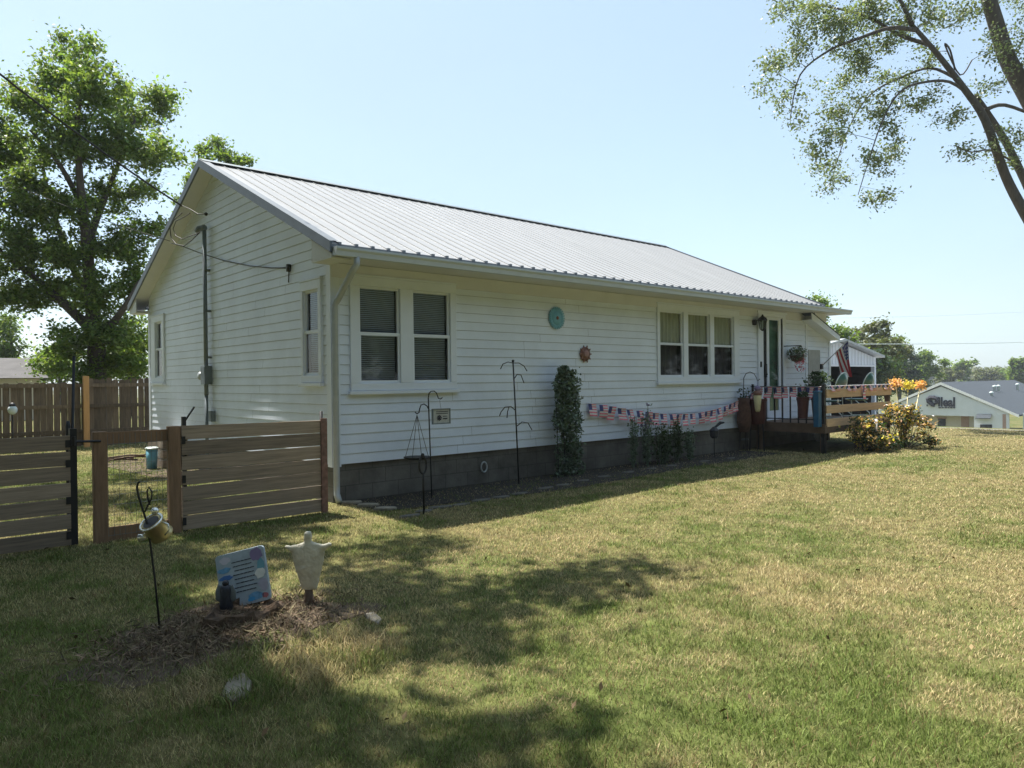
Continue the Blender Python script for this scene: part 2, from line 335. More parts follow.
# ================================================================== GROUND
xs = np.concatenate([np.linspace(-600, -14, 30)[:-1], np.arange(-14, 24, .22), np.linspace(24, 110, 60), np.linspace(115, 1500, 40)])
ys = np.concatenate([np.linspace(-600, -12, 25)[:-1], np.arange(-12, 16, .25), np.linspace(16, 1500, 60)])
X_, Y_ = np.meshgrid(xs, ys, indexing='ij'); Z_ = gz(X_, Y_)
nx, ny = X_.shape; idx = np.arange(nx*ny).reshape(nx, ny)
gf = np.stack([idx[:-1, :-1], idx[1:, :-1], idx[1:, 1:], idx[:-1, 1:]], -1).reshape(-1, 4)
def lawn_mat():
    m = bpy.data.materials.new('lawn'); m.use_nodes = True; n = m.node_tree; L = n.links; b = n.nodes['Principled BSDF']; b.inputs['Roughness'].default_value = 1; b.inputs['Specular IOR Level'].default_value = .1
    g = n.nodes.new('ShaderNodeNewGeometry')
    def nz(s, d=5):
        q = n.nodes.new('ShaderNodeTexNoise'); q.inputs['Scale'].default_value = s; q.inputs['Detail'].default_value = d; L.new(g.outputs['Position'], q.inputs['Vector']); return q
    a = nz(.35); c = nz(9, 8)
    r = n.nodes.new('ShaderNodeValToRGB'); r.color_ramp.elements[0].position = .35; r.color_ramp.elements[1].position = .62
    r.color_ramp.elements[0].color = (.09, .115, .035, 1); r.color_ramp.elements[1].color = (.165, .15, .07, 1)
    L.new(a.outputs['Fac'], r.inputs[0])
    r2 = n.nodes.new('ShaderNodeValToRGB'); r2.color_ramp.elements[0].position = .3; r2.color_ramp.elements[1].position = .75
    r2.color_ramp.elements[0].color = (.45, .45, .42, 1); r2.color_ramp.elements[1].color = (1.3, 1.25, 1.15, 1)
    L.new(c.outputs['Fac'], r2.inputs[0])
    mu = n.nodes.new('ShaderNodeMix'); mu.data_type = 'RGBA'; mu.blend_type = 'MULTIPLY'; mu.inputs[0].default_value = 1
    L.new(r.outputs[0], mu.inputs[6]); L.new(r2.outputs[0], mu.inputs[7]); L.new(mu.outputs[2], b.inputs['Base Color'])
    bp = n.nodes.new('ShaderNodeBump'); bp.inputs['Strength'].default_value = .6; bp.inputs['Distance'].default_value = .03
    L.new(c.outputs['Fac'], bp.inputs['Height']); L.new(bp.outputs[0], b.inputs['Normal'])
    return m
M['lawn'] = lawn_mat()
tag(npmesh('ground', np.stack([X_, Y_, Z_], -1).reshape(-1, 3), gf, M['lawn'], smooth=True), kind='structure')
def sheet(name, poly, lift, mt, step=.5):   # polygon strip draped on the terrain, given as rows of (left,right)
    v = []; f = []
    rows = []
    for (a0, b0), (a1, b1) in zip(poly[:-1], poly[1:]):
        k = max(1, int(np.linalg.norm(np.array(a1)-np.array(a0))/step))
        for t in np.linspace(0, 1, k+1)[:-1]: rows.append((np.array(a0)*(1-t)+np.array(a1)*t, np.array(b0)*(1-t)+np.array(b1)*t))
    rows.append((np.array(poly[-1][0]), np.array(poly[-1][1])))
    K = 8
    for a, b in rows:
        for t in np.linspace(0, 1, K+1):
            q = a*(1-t)+b*t; v.append((q[0], q[1], float(gz(q[0], q[1]))+lift))
    for i in range(len(rows)-1):
        for j in range(K): b_ = i*(K+1)+j; f.append((b_, b_+1, b_+K+2, b_+K+1))
    return tag(npmesh(name, np.array(v), np.array(f), mt, smooth=True), kind='structure')
sheet('parking_lot', [((23., -40.), (44., -40.)), ((23., 40.), (44., 40.))], .02, M['asphalt'], 2)
sheet('dirt_verge', [((20.6, -30.), (22.9, -30.)), ((20.4, 30.), (22.9, 30.))], .012, mat('sandy_verge', (.34, .29, .19), 1, var=.25, scale=1.5), 1)
sheet('flower_bed', [((.12, -.02), (.12, -1.0)), ((3., -.02), (3., -1.35)), ((6., -.02), (6., -1.1)), ((9.4, -.02), (9.4, -1.05))], .01, M['soil'], .4)
sheet('backyard_dirt', [((-.9, 4.2), (.05, 4.2)), ((-1.2, 8.), (.05, 8.))], .008, M['mulch'], .4)
# ================================================================== HOUSE
W = 8.055; ZB = .488; ZE = 3.218; ZR = 5.26; OE = .523; ORK = .265; LW = 12.54; LR = 12.34
SL = (ZR-ZE)/(W/2+OE)
house = thing('house', (0, 0, 0), 'long single-storey white clapboard house with a ribbed grey metal roof', 'house')
f_ = MB(); f_.box(0, LW+1.2, .02, W-.02, -.3, ZB+.01); found = f_.build('foundation', M['block'], house)
EXPO = .1285
def courses(mb, axis, length, z0, z1, openings, top=None, out=-1, u0=0.):
    z = z0; i = 0
    while z < z1-.01:
        zt = min(z+EXPO, z1); segs = [(u0, length)]
        if top: 
            a, b = top(z), top(min(zt, z1)); segs = [(a[0], a[1])]; tb = b
        for (o0, o1, p0, p1) in openings:
            if z >= p0-.004 and zt <= p1+.004+.03:
                ns = []
                for s0, s1 in segs:
                    if o1 <= s0 or o0 >= s1: ns.append((s0, s1)); continue
                    if o0 > s0: ns.append((s0, o0))
                    if o1 < s1: ns.append((o1, s1))
                segs = ns
        js = []
        for s0, s1 in segs:
            a_ = s0; 
            while s1-a_ > 3.4:
                c_ = a_+random.uniform(1.2, 3.6); 
                if s1-c_ < .4: break
                js.append((a_, c_-.0015)); a_ = c_+.0015
            js.append((a_, s1))
        segs = js
        for s0, s1 in segs:
            t0, t1 = s0, s1
            if top: t0, t1 = (max(s0, tb[0]), min(s1, tb[1]))
            if t1 <= t0: t0 = t1 = (s0+s1)/2
            lo, hi, lip = .019, .008, .002; zt_ = zt-.003
            if axis == 'x': P = lambda u, d, zz: (u, -d, zz)
            else: P = lambda u, d, zz: (-d, u, zz)
            mb.add([P(s0, lo, z), P(s1, lo, z), P(t1, hi, zt_), P(t0, hi, zt_), P(s0, lip, z), P(s1, lip, z), P(s0, lo, z+.006), P(s1, lo, z+.006)],
                   [(6, 7, 2, 3), (0, 1, 7, 6), (4, 5, 1, 0)])
        z = zt; i += 1
# openings in (u0,u1,z0,z1)
def rect_y(x0, y0, x1, y1):
    a = onY(x0, y0); b = onY(x1, y1); return a[0], b[0], b[2], a[2]
W1 = (onY(348.5, 300)[0], onY(454.5, 300)[0], 1.40, 2.93)
W3 = (onY(655.5, 300)[0], onY(737.5, 300)[0], onY(700, 383)[2], onY(690, 307)[2])
DR = (onY(756.5, 350)[0], onY(784, 350)[0], .62, onY(770, 314)[2])
WA = (onX(323.5, 300)[1], onX(303, 300)[1], onX(313, 385)[2], onX(313, 281)[2])
WB = (onX(166, 350)[1], onX(153, 350)[1], onX(160, 384)[2], onX(160, 316)[2])
s = MB()
courses(s, 'x', LW, ZB, ZE-.13, [W1, W3, DR])
s.build('front_wall', M['siding'], house)
s = MB()
apexz = ZE-.03+SL*(W/2)
def gtop(z):
    if z <= ZE+.13: return (0., W)
    dz = (z-(ZE+.13))/SL; return (min(dz, W/2), max(W-dz, W/2))
courses(s, 'y', W, ZB, ZE+.13+SL*W/2, [WA, WB], top=gtop)
s.build('gable_wall', M['siding'], house)
s = MB(); s.box(LW-.02, LW, .02, W, ZB, ZE); s.box(0.1, LW, W-.02, W, ZB, ZE)
s.prism([(LW-.02, .02, ZE), (LW-.02, W, ZE), (LW-.02, W/2, ZE+SL*W/2-.1)], (.018, 0, 0)); s.build('rear_wall', M['siding'], house)
# interior liner so no light leaks through
s = MB(); s.box(.30, LW-.3, .30, .31, .3, 3.1); s.box(.30, .31, .32, W-.3, .3, 3.1)
s.build('interior_liner', M['dark'], house)
for bb in ((-.028, -.0, -.028, .09, ZB-.03, ZE-.1), (.0, .10, -.028, -.0, ZB-.03, ZE-.13), (-.028, 0, W-.09, W+.028, ZB-.03, ZE-.1), (LW-.10, LW, -.028, 0, ZB, ZE-.13)):
    s = MB(); s.box(*bb); s.build('corner_trim', M['trim'], house)
# roof: ribbed sheets on both slopes
def slope(front=True):
    mb = MB(); pitch = .229; us = []
    x = -ORK
    prof = []
    while x < LR:
        for dx, h in ((0, 0), (.09, 0), (.095, .012), (.110, .012), (.115, 0)):
            if x+dx <= LR: prof.append((x+dx, h))
        x += pitch
    prof.append((LR, 0))
    ye, yr = (-OE, W/2) if front else (W+OE, W/2)
    b = len(mb.v); n = len(prof)
    nyv = -SL if front else SL; nl = sqrt(1+SL*SL)
    for (y, z) in ((ye, ZE), (yr, ZR)):
        for xx, h in prof: mb.v.append((xx, y+h*nyv/nl, z+h/nl))
    for xx, h in prof: mb.v.append((xx, ye, ZE-.012))
    for i in range(n-1):
        mb.f.append([i, i+1, n+i+1, n+i]); mb.mi.append(0)
        mb.f.append([2*n+i, 2*n+i+1, i+1, i]); mb.mi.append(0)
    return mb
rf = slope(True).build('roof', M['roof'], house)
slope(False).build('roof_rear_slope', M['roof'], rf)
s = MB()
for sgn in (1, -1):
    yr = W/2; ya = yr-sgn*.16; s.add([(-ORK-.01, yr, ZR+.045), (LR+.01, yr, ZR+.045), (LR+.01, ya, ZR+.045-.16*SL), (-ORK-.01, ya, ZR+.045-.16*SL)], [(0, 1, 2, 3)])
s.build('ridge_cap', M['greydark'], rf)
for xa, xb in ((-ORK-.03, -ORK), (LR, LR+.03)):
    for ye in (-OE-.02, W+OE+.02):
        ze = ZR-SL*(abs(ye-W/2)); s = MB(); s.prism([(xa, ye, ze+.03), (xa, W/2, ZR+.03), (xa, W/2, ZR-.10), (xa, ye, ze-.10)], (xb-xa, 0, 0)); s.build('rake_trim', M['rooftrim'], rf)
for sgn, ye in ((1, -OE), (-1, W+OE)):   # strip over the rake on top
    s = MB(); s.add([(-ORK-.03, ye, ZE+.032), (-ORK+.10, ye, ZE+.032), (-ORK+.10, W/2, ZR+.032), (-ORK-.03, W/2, ZR+.032)], [(0, 1, 2, 3)]); s.build('rake_flashing', M['rooftrim'], rf)
s = MB(); s.box(-ORK, LR, W+OE, W+OE+.012, ZE-.055, ZE-.014); s.build('drip_edge', M['rooftrim'], rf)
s = MB(); s.box(-ORK, LR, -OE-.012, -OE, ZE-.055, ZE-.014)
x = -ORK+.11
while x < LR: s.box(x-.02, x+.02, -OE-.016, -OE+.03, ZE-.01, ZE+.022); x += .229
s.build('drip_edge', M['rooftrim'], rf)
# soffits: rake soffit (sloped) and eave soffit (flat)
s = MB()
for ye in (-OE, W+OE):
    za = ZE-.10
    s.add([(-ORK, ye, za), (0.02, ye, za), (.02, W/2, ZR-.10), (-ORK, W/2, ZR-.10)], [(0, 1, 2, 3)])
s.box(-ORK+.0, LR-.002, -OE+.004, .02, ZE-.145, ZE-.13); s.box(-ORK+.002, LR-.002, W-.02, W+OE-.004, ZE-.145, ZE-.13)
s.build('soffit', M['soffit'], rf)
# closed eave returns at the gable
for y0, y1, sg in ((-OE+.01, 0., -1), (W+OE-.01, W, 1)):
    s = MB(); s.prism([(-ORK+.004, y0, ZE-.16), (-ORK+.004, y1, ZE-.16), (-ORK+.004, y1, ZE-.12+SL*OE), (-ORK+.004, y0, ZE-.12)], (.01, 0, 0))
    s.box(-ORK+.002, .0, y0, y1, ZE-.175, ZE-.158)
    s.build('eave_return', M['soffit'], rf)
s = MB(); s.box(-.01, LW, -.035, -.0, ZE-.33, ZE-.15); s.build('frieze_board', M['soffit'], house)
# gutter
def gutter(x0, x1, name='gutter'):
    mb = MB(); y = -OE-.012
    pr_ = [(y, ZE-.05), (y-.115, ZE-.05), (y-.115, ZE-.075), (y-.095, ZE-.10), (y-.085, ZE-.155), (y, ZE-.155)]
    mb.prism([(x0, a, b) for a, b in pr_], (x1-x0, 0, 0)); return mb
gut = gutter(-ORK+.01, LW+1.05).build('gutter', mat('grey_white_gutter', (.50, .55, .62), .5, var=.06, scale=4), house)
dsp = MB(); dsp.smooth = True
gx = onY(357, 262, -OE-.06)[0]
dsp.tube([(gx, -OE-.06, ZE-.14), (gx, -OE-.055, ZE-.24), (gx-.03, -OE-.03, ZE-.29), (.03, -.12, ZE-.62), (.0, -.085, ZE-.70), (-.0, -.085, .25), (0, -.085, .12), (-.03, -.2, .04)], .042, 8)
dsp.build('downspout', M['greylight'], gut)
# ---- window units
def window_unit(u0, u1, z0, z1, axis, divs, style, meet=.5, low=0.):
    """divs: list of (pane_u0, pane_u1); frame box proud of the siding, recessed panes"""
    if axis == 'x': B = lambda mb, a, b, d0, d1, c, e: mb.box(a, b, -d1, -d0, c, e)
    else: B = lambda mb, a, b, d0, d1, c, e: mb.box(-d1, -d0, a, b, c, e)
    f = MB(); pt = z1-.12; pb = z0+.13
    B(f, u0, u1, -.02, .045, pt, z1); B(f, u0, u1, -.02, .045, z0+.03, pb); B(f, u0-.03, u1+.03, -.02, .075, z0-.02, z0+.028)
    B(f, u0-.015, u1+.015, -.02, .055, z1+.001, z1+.03)
    edges = [u0]+[q for d in divs for q in d]+[u1]
    for a, b in zip(edges[::2], edges[1::2]): B(f, a, b, -.02, .045, pb, pt)
    fr = f.build('window', M['trim'], house, bevel=.006)
    # channel lines
    sash = MB()
    zm = pb+(pt-pb)*meet
    for a, b in divs:
        B(sash, a, b, -.01, .02, zm-.022, zm+.022)
        for q0, q1 in ((a, a+.028), (b-.028, b)): B(sash, q0, q1, -.01, .015, pb, zm-.022); B(sash, q0, q1, -.03, .0, zm+.022, pt)
        B(sash, a+.028, b-.028, -.01, .015, pb, pb+.035); B(sash, a+.028, b-.028, -.03, .0, pt-.03, pt)
    sash.build('sash', M['trim'], fr)
    for a, b in divs:
        for zz0, zz1, dd in ((pb+.035, zm-.022, .002), (zm+.022, pt-.03, -.015)):
            g = MB(); g.add([(u_, -dd, z_) if axis == 'x' else (-dd, u_, z_) for u_, z_ in ((a+.028, zz0), (b-.028, zz0), (b-.028, zz1), (a+.028, zz1))], [(0, 1, 2, 3) if axis == 'x' else (3, 2, 1, 0)]); g.build('pane', M['glass'], fr)
        bl = MB()
        if style == 'blind':
            z = pt-.02
            while z > (pb+.02):
                if axis == 'x': bl.add([(a+.03, .055, z), (b-.03, .055, z), (b-.03, .072, z-.017), (a+.03, .072, z-.017)], [(0, 1, 2, 3)])
                else: bl.add([(.055, a+.03, z), (.055, b-.03, z), (.072, b-.03, z-.017), (.072, a+.03, z-.017)], [(0, 1, 2, 3)])
                z -= .026
            bl.build('blind', M['blind'], fr)
        else:
            n = 24
            zlo = zm+.0 if style == 'half' else pb
            for i in range(n):
                t0 = a+(b-a)*i/n; t1 = a+(b-a)*(i+1)/n; d0 = .045+.010*sin(i*1.7); d1 = .045+.010*sin((i+1)*1.7)
                bl.add([(t0, d0, zlo), (t1, d1, zlo), (t1, d1, pt), (t0, d0, pt)], [(0, 1, 2, 3)])
            bl.build('curtain', M['curtain'], fr)
            b2 = MB()
            for i in range(n):
                t0 = a+(b-a)*i/n; t1 = a+(b-a)*(i+1)/n; d0 = .11+.015*sin(i*1.1); d1 = .11+.015*sin((i+1)*1.1)
                b2.add([(t0, d0, pb), (t1, d1, pb), (t1, d1, zm+.01), (t0, d0, zm+.01)], [(0, 1, 2, 3)])
            b2.build('curtain', M['curtaindark'], fr)
    ca = MB(); B(ca, u0+.02, u1-.02, -.2, -.19, z0, z1); B(ca, u0+.01, u0+.02, -.2, -.021, z0, z1); B(ca, u1-.02, u1-.01, -.2, -.021, z0, z1)
    B(ca, u0+.01, u1-.01, -.2, -.021, z0-.01, z0); B(ca, u0+.01, u1-.01, -.2, -.021, z1-.01, z1)
    ca.build('dark_backing', M['dark'], fr)  # near-black box stands in for the unlit room behind the panes
    return fr
px2u = lambda px: onY(px, 340)[0]
window_unit(*W1, 'x', [(px2u(358.5), px2u(399)), (px2u(412), px2u(449))], 'blind', meet=.51)
window_unit(*W3, 'x', [(px2u(658.5), px2u(682)), (px2u(686.5), px2u(708.5)), (px2u(712.5), px2u(732.5))], 'half', meet=.50)
window_unit(*WA, 'y', [(WA[0]+.085, onX(305.5, 320)[1])], 'blind', meet=.51)
window_unit(*WB, 'y', [(onX(164, 350)[1], onX(157, 350)[1])], 'blind', meet=.51)
# ---- front door
d0, d1, dz0, dz1 = DR
s = MB(); jl = px2u(757)-px2u(756)
s.box(d0, px2u(761.5), -.05, .02, dz0, dz1); s.box(px2u(781), d1, -.05, .02, dz0, dz1); s.box(px2u(761.5), px2u(781), -.05, .02, dz1-.07, dz1)
s.box(d0-.03, d1+.03, -.07, -.0, dz1+.001, dz1+.05); s.box(d0, d1, -.14, .02, dz0-.05, dz0)
door = s.build('door', M['trim'], house, bevel=.005)
s = MB(); a0, a1 = px2u(765), px2u(779)
s.box(a0, px2u(767.3), -.045, -.015, dz0+.01, dz1-.08); s.box(px2u(776.7), a1, -.045, -.015, dz0+.01, dz1-.08)
s.box(px2u(767.3), px2u(776.7), -.045, -.015, dz1-.14, dz1-.08); s.box(px2u(767.3), px2u(776.7), -.045, -.015, dz0+.01, dz0+.18)
s.build('storm_door', M['trim'], door)
s = MB(); s.add([(px2u(767.3), -.03, dz0+.18), (px2u(776.7), -.03, dz0+.18), (px2u(776.7), -.03, dz1-.14), (px2u(767.3), -.03, dz1-.14)], [(0, 1, 2, 3)]); s.build('door_glass', M['doorglass'], door)
for qa_, qb__ in ((761.6, 764.9), (779.1, 780.9)):
    s = MB(); s.box(px2u(qa_), px2u(qb__), -.03, -.012, dz0+.01, dz1-.08); s.build('dark_reveal_strip', M['dark'], door)  # dark strips painted in for the shaded reveals beside the storm door
s = MB(); s.box(px2u(761.5), px2u(781), .03, .06, dz0, dz1-.12); s.build('inner_door', mat('dark_green_door', (.07, .13, .11), .4, var=.4, scale=5), door)
s = MB(); s.box(px2u(762.2), px2u(763.7), -.08, -.05, 1.55, 1.85); s.ball((px2u(762.8), -.09, 1.62), .022); s.build('door_handle', M['black'], door)
s = MB(); s.box(px2u(758), px2u(759.2), -.065, -.05, 1.78, 1.9); s.build('doorbell', M['black'], door)
# little wreath / notice in glass
# ---- porch lantern
lx = px2u(753); lz = onY(755, 322, -.1)[2]
s = MB(); s.smooth = True
s.lathe((lx, -.03, lz-.06), [(.05, 0), (.06, .06), (.05, .12)], 12); s.tube([(lx, -.03, lz), (lx+.02, -.12, lz+.05), (lx+.08, -.17, lz+.02)], .012)
lan = s.build('porch_lantern', M['black'], house)
s = MB(); c = (lx+.11, -.17, lz-.16)
s.lathe(c, [(.05, 0), (.075, .03), (.09, .2)], 8); s.build('lantern_glass', glass('lantern_glass', (.6, .65, .6), .1), lan)
s = MB(); s.lathe((c[0], c[1], c[2]+.2), [(.11, 0), (.09, .04), (.03, .09), (.01, .13)], 8)
for k in range(8): a = k*pi/4; s.tube([(c[0]+.052*cos(a), c[1]+.052*sin(a), c[2]), (c[0]+.093*cos(a), c[1]+.093*sin(a), c[2]+.2)], .005, 4)
s.lathe((c[0], c[1], c[2]-.03), [(.02, 0), (.055, .03)], 8)
s.build('lantern_cage', M['black'], lan)
# ---- electric service mast and meter on the gable
mp = onX(206.5, 400, -.09)
yy = mp[1]
s = MB(); s.smooth = True; zt = onX(203.5, 231, -.09)[2]
s.tube([(-.09, yy, .05), (-.09, yy, 1.35)], .03); s.tube([(-.09, yy, 1.35), (-.09, yy, zt)], .036)
for z in (2.0, 2.8, 3.5): s.box(-.10, 0.0, yy-.055, yy+.055, z-.015, z+.015)
mast = s.build('service_mast', M['greydark'], house)
s = MB(); s.smooth = True; s.lathe((-.1, yy, zt), [(.04, 0), (.06, .03), (.055, .07), (.02, .1)], 12); s.tube([(-.1, yy, zt+.05), (-.16, yy+.06, zt+.03), (-.19, yy+.1, zt-.02)], [.05, .055, .04]); s.build('weatherhead', M['greydark'], mast)
mz = onX(204, 376)[2]
s = MB(); s.box(-.15, -.025, yy-.1, yy+.1, mz-.15, mz+.17); s.box(-.155, -.15, yy-.09, yy+.09, mz+.03, mz+.15); s.build('meter_box', M['greydark'], mast, bevel=.01)
s = MB(); s.smooth = True; s.loft([((-.02, yy+.22, mz), (0, .07, 0), (0, 0, .07)), ((-.13, yy+.22, mz), (0, .07, 0), (0, 0, .07)), ((-.15, yy+.22, mz), (0, .05, 0), (0, 0, .05))], 16); s.build('meter', M['greylight'], mast)
s = MB(); s.box(-.1, -.02, yy-.22, yy-.1, .9, 1.08); s.build('junction_box', M['greydark'], house)
# cable on the gable wall
a = onX(172, 240, -.12); b = onX(289, 268, -.03)
s = MB(); s.smooth = True
pts = [onX(x, y, -.33+.3*max(0., min(1., (x-171)/40))) for x, y in ((171, 243), (182, 246), (200, 253), (225, 261), (250, 266), (272, 268), (289, 268))]
s.tube(pts, .009, 6); s.box(-.06, -.01, b[1]-.03, b[1]+.03, b[2]-.05, b[2]+.05); s.tube([b, b+[0, .02, -.2]], .008, 6)
s.build('cable', M['wire'], house)
s = MB(); s.smooth = True
loop = lambda P: [onX(x, y, -.33) for x, y in P]
s.tube(loop([(200, 232), (192, 240), (184, 246), (176, 244), (171, 238), (170, 228), (174, 220), (182, 213)]), .009, 6)
s.tube(loop([(199, 233), (190, 236), (182, 239), (176, 236), (173, 229), (176, 221), (186, 216), (190, 213)]), .008, 6)
s.tube(loop([(181, 205), (190, 209), (198, 214), (204, 214)]), .008, 6); s.ball(onX(206, 214, -.08), .03)
s.build('cable_loop', M['wire'], house)
# ---- lower extension at the far end
ext = []
s = MB(); ex0 = LW; e_tl = onY(813, 318); e_tr = onY(829, 334)
exw = e_tr[0]
ztl = 2.95; ztr = e_tr[2]
def etop(z):
    if z <= ztr: return (ex0+.002, exw)
    t = (z-ztr)/(ztl-ztr); return (ex0+.002, exw+(ex0+.12-exw)*t)
courses(s, 'x', exw, ZB, ztl, [(onY(807.9, 370)[0], onY(818.5, 370)[0], 1.15, onY(813, 350)[2])], top=etop)
s.build('extension_wall', M['siding'], house)
s = MB(); s.box(exw-.02, exw, 0.0, 5, ZB, ztr); s.box(exw-.07, exw+.02, -.03, 0, ZB, ztr-.02); s.build('extension_side_wall', M['trim'], house)
s = MB(); s.box(ex0-.15, ex0+.42, -.29, -.024, 2.86, ZE-.147); s.build('eave_filler', M['soffit'], house)
s = MB(); s.box(onY(807.5, 370)[0], onY(819, 370)[0], -.03, .02, 1.1, onY(813, 350)[2]); s.build('extension_panel', mat('grey_panel', (.36, .37, .36), .7), house)
rt = onY(812, 313, -.3); rb = onY(840, 336, -.3)
s = MB(); s.prism([(rt[0], -.3, rt[2]), (rb[0], -.3, rb[2]), (rb[0], -.3, rb[2]-.12), (rt[0], -.3, rt[2]-.16)], (0, .02, 0))
s.add([(rt[0], -.28, rt[2]-.15), (rb[0], -.28, rb[2]-.11), (rb[0], .0, rb[2]-.11), (rt[0], .0, rt[2]-.15)], [(0, 1, 2, 3)])
s.build('extension_fascia', M['trim'], house)
s = MB(); s.add([(rt[0], -.32, rt[2]+.01), (rb[0]+.05, -.32, rb[2]), (rb[0]+.05, 5.2, rb[2]), (rt[0], 5.2, rt[2]+.01)], [(0, 1, 2, 3)]); s.build('extension_roof', M['rooftrim'], house)
s = MB(); s.box(LR+.03, LW+1.05, -OE-.0, -.0, ZE-.145, ZE-.06); s.build('eave_box', M['soffit'], house)
s = MB(); s.add([(LR+.03, -OE-.02, ZE-.045), (LW+1.08, -OE-.02, ZE-.045), (LW+1.08, .3, ZE-.02), (LR+.03, .3, ZE+.12)], [(0, 1, 2, 3)]); s.build('eave_roofing', M['rooftrim'], house)
# ================================================================== wall ornaments
def disc_orn(px, py, rad, name, mt, label, cat, pet=18, inner=None):
    c = onY(px, py, -.04); s = MB(); s.smooth = True
    s.loft([((c[0], -.022, c[2]), (rad*.8, 0, 0), (0, 0, rad*.8)), ((c[0], -.04, c[2]), (rad*.8, 0, 0), (0, 0, rad*.8)), ((c[0], -.055, c[2]), (rad*.3, 0, 0), (0, 0, rad*.3))], 32)
    root = thing(name, (c[0], -.02, c[2]), label, cat); s.build('disc', mt, root)
    p = MB()
    for k in range(pet):
        a = 2*pi*k/pet; p.prism([(c[0]+rad*.62*cos(a-.16), -.05, c[2]+rad*.62*sin(a-.16)), (c[0]+rad*.62*cos(a+.16), -.05, c[2]+rad*.62*sin(a+.16)), (c[0]+rad*cos(a+.05), -.045, c[2]+rad*sin(a+.05)), (c[0]+rad*cos(a-.05), -.045, c[2]+rad*sin(a-.05))], (0, .012, 0))
    p.build('petals', mt, root)
    q = MB(); q.smooth = True; q.ball((c[0], -.06, c[2]), rad*(.16 if inner is None else .42), (1, .4, 1)); q.build('centre', inner or M['copper'], root)
disc_orn(556.8, 318, .185, 'wall_medallion', M['turq'], 'round turquoise medallion with petal rim hung on the white siding', 'wall decoration', 26)
disc_orn(585.5, 354, .15, 'sun_ornament', M['copper'], 'small coppery sun with rays hung on the siding beyond the turquoise disc', 'wall decoration', 10, mat('dull_pink', (.34, .19, .17), .7))
# small square plaque on the extension - left plain
# ================================================================== FENCES
YF = -.5
def board_panel(root, x0, x1, zb, zt, n, y, mt, gap=.022):
    h = (zt-zb-gap*(n-1))/n
    for k in range(n):
        b = MB(); z = zb+k*(h+gap); dz = random.uniform(-.008, .008)
        b.add([(x0, y-.019, z+dz), (x1, y-.019, z-dz), (x1, y+.019, z-dz), (x0, y+.019, z+dz), (x0, y-.019, z+h+dz), (x1, y-.019, z+h-dz), (x1, y+.019, z+h-dz), (x0, y+.019, z+h+dz)],
              [(0, 3, 2, 1), (4, 5, 6, 7), (0, 1, 5, 4), (1, 2, 6, 5), (2, 3, 7, 6), (3, 0, 4, 7)])
        b.build('board', mt, root)
xr = onY(325, 450, YF)[0]; xl = onY(181, 480, YF)[0]
zt = (onY(322, 420, YF)[2]+onY(183, 426, YF)[2])/2
pf = thing('board_fence', ((xl+xr)/2, YF, 0), 'weathered horizontal board fence panel between the brown post and the house corner', 'fence')
board_panel(pf, xl, xr-.03, .02, zt, 7, YF-.02, M['wood'], .014)
s = MB(); s.box(xl+.02, xl+.06, YF, YF+.04, -.2, zt+.10); s.build('upright', M['black'], pf)
s = MB(); s.box(xr-.075, xr-.0, YF-.062, YF-.04, .0, zt+.02); s.build('trim_board', M['rust'], pf)
s = MB(); s.smooth = True; s.tube([(xr-.03, YF+.03, -.1), (xr-.03, YF+.03, zt+.1)], .02); s.build('pipe_post', M['black'], pf)
for z in (zt*.87, zt*.5, zt*.1): s = MB(); s.box(xl-.0, xl+.035, YF-.048, YF-.04, z-.04, z+.04); s.build('hinge', M['black'], pf)
s = MB(); q = (xl+.05, YF+.02, zt+.05); s.beam(q, (q[0]+.1, YF+.02, zt+.2), .02, .015); s.build('latch', M['black'], pf)
# posts and mesh gap
pa = onY(174, 480, YF); pb_ = onY(100, 480, YF)
wf = thing('wire_fence', ((pa[0]+pb_[0])/2, YF, 0), 'wire mesh fence section with brown posts and rails beside the board gate', 'fence')
zp = onY(174, 429, YF)[2]
for q, hw, zz in ((pa, .058, zp+.03), (pb_, .06, zp+.01)):
    s = MB(); s.box(q[0]-hw, q[0]+hw, YF-.045, YF+.045, -.2, zz); s.build('post', M['post'], wf, bevel=.006)
s = MB(); s.box(pb_[0]+.061, pa[0]-.059, YF+.0, YF+.03, zp-.12, zp); s.build('rail', M['post'], wf)
s = MB(); s.box(pb_[0]+.061, pa[0]-.059, YF+.0, YF+.03, .0, .14); s.build('rail', M['post'], wf)
s = MB()
x = pb_[0]+.07
while x < pa[0]-.06: s.tube([(x, YF-.004, .05), (x, YF-.004, zp-.02)], .0016, 4); x += .05
z = .06
while z < zp-.03: s.tube([(pb_[0]+.05, YF-.007, z), (pa[0]-.05, YF-.007, z)], .0016, 4); z += .1
s.build('wire_mesh', M['greydark'], wf)
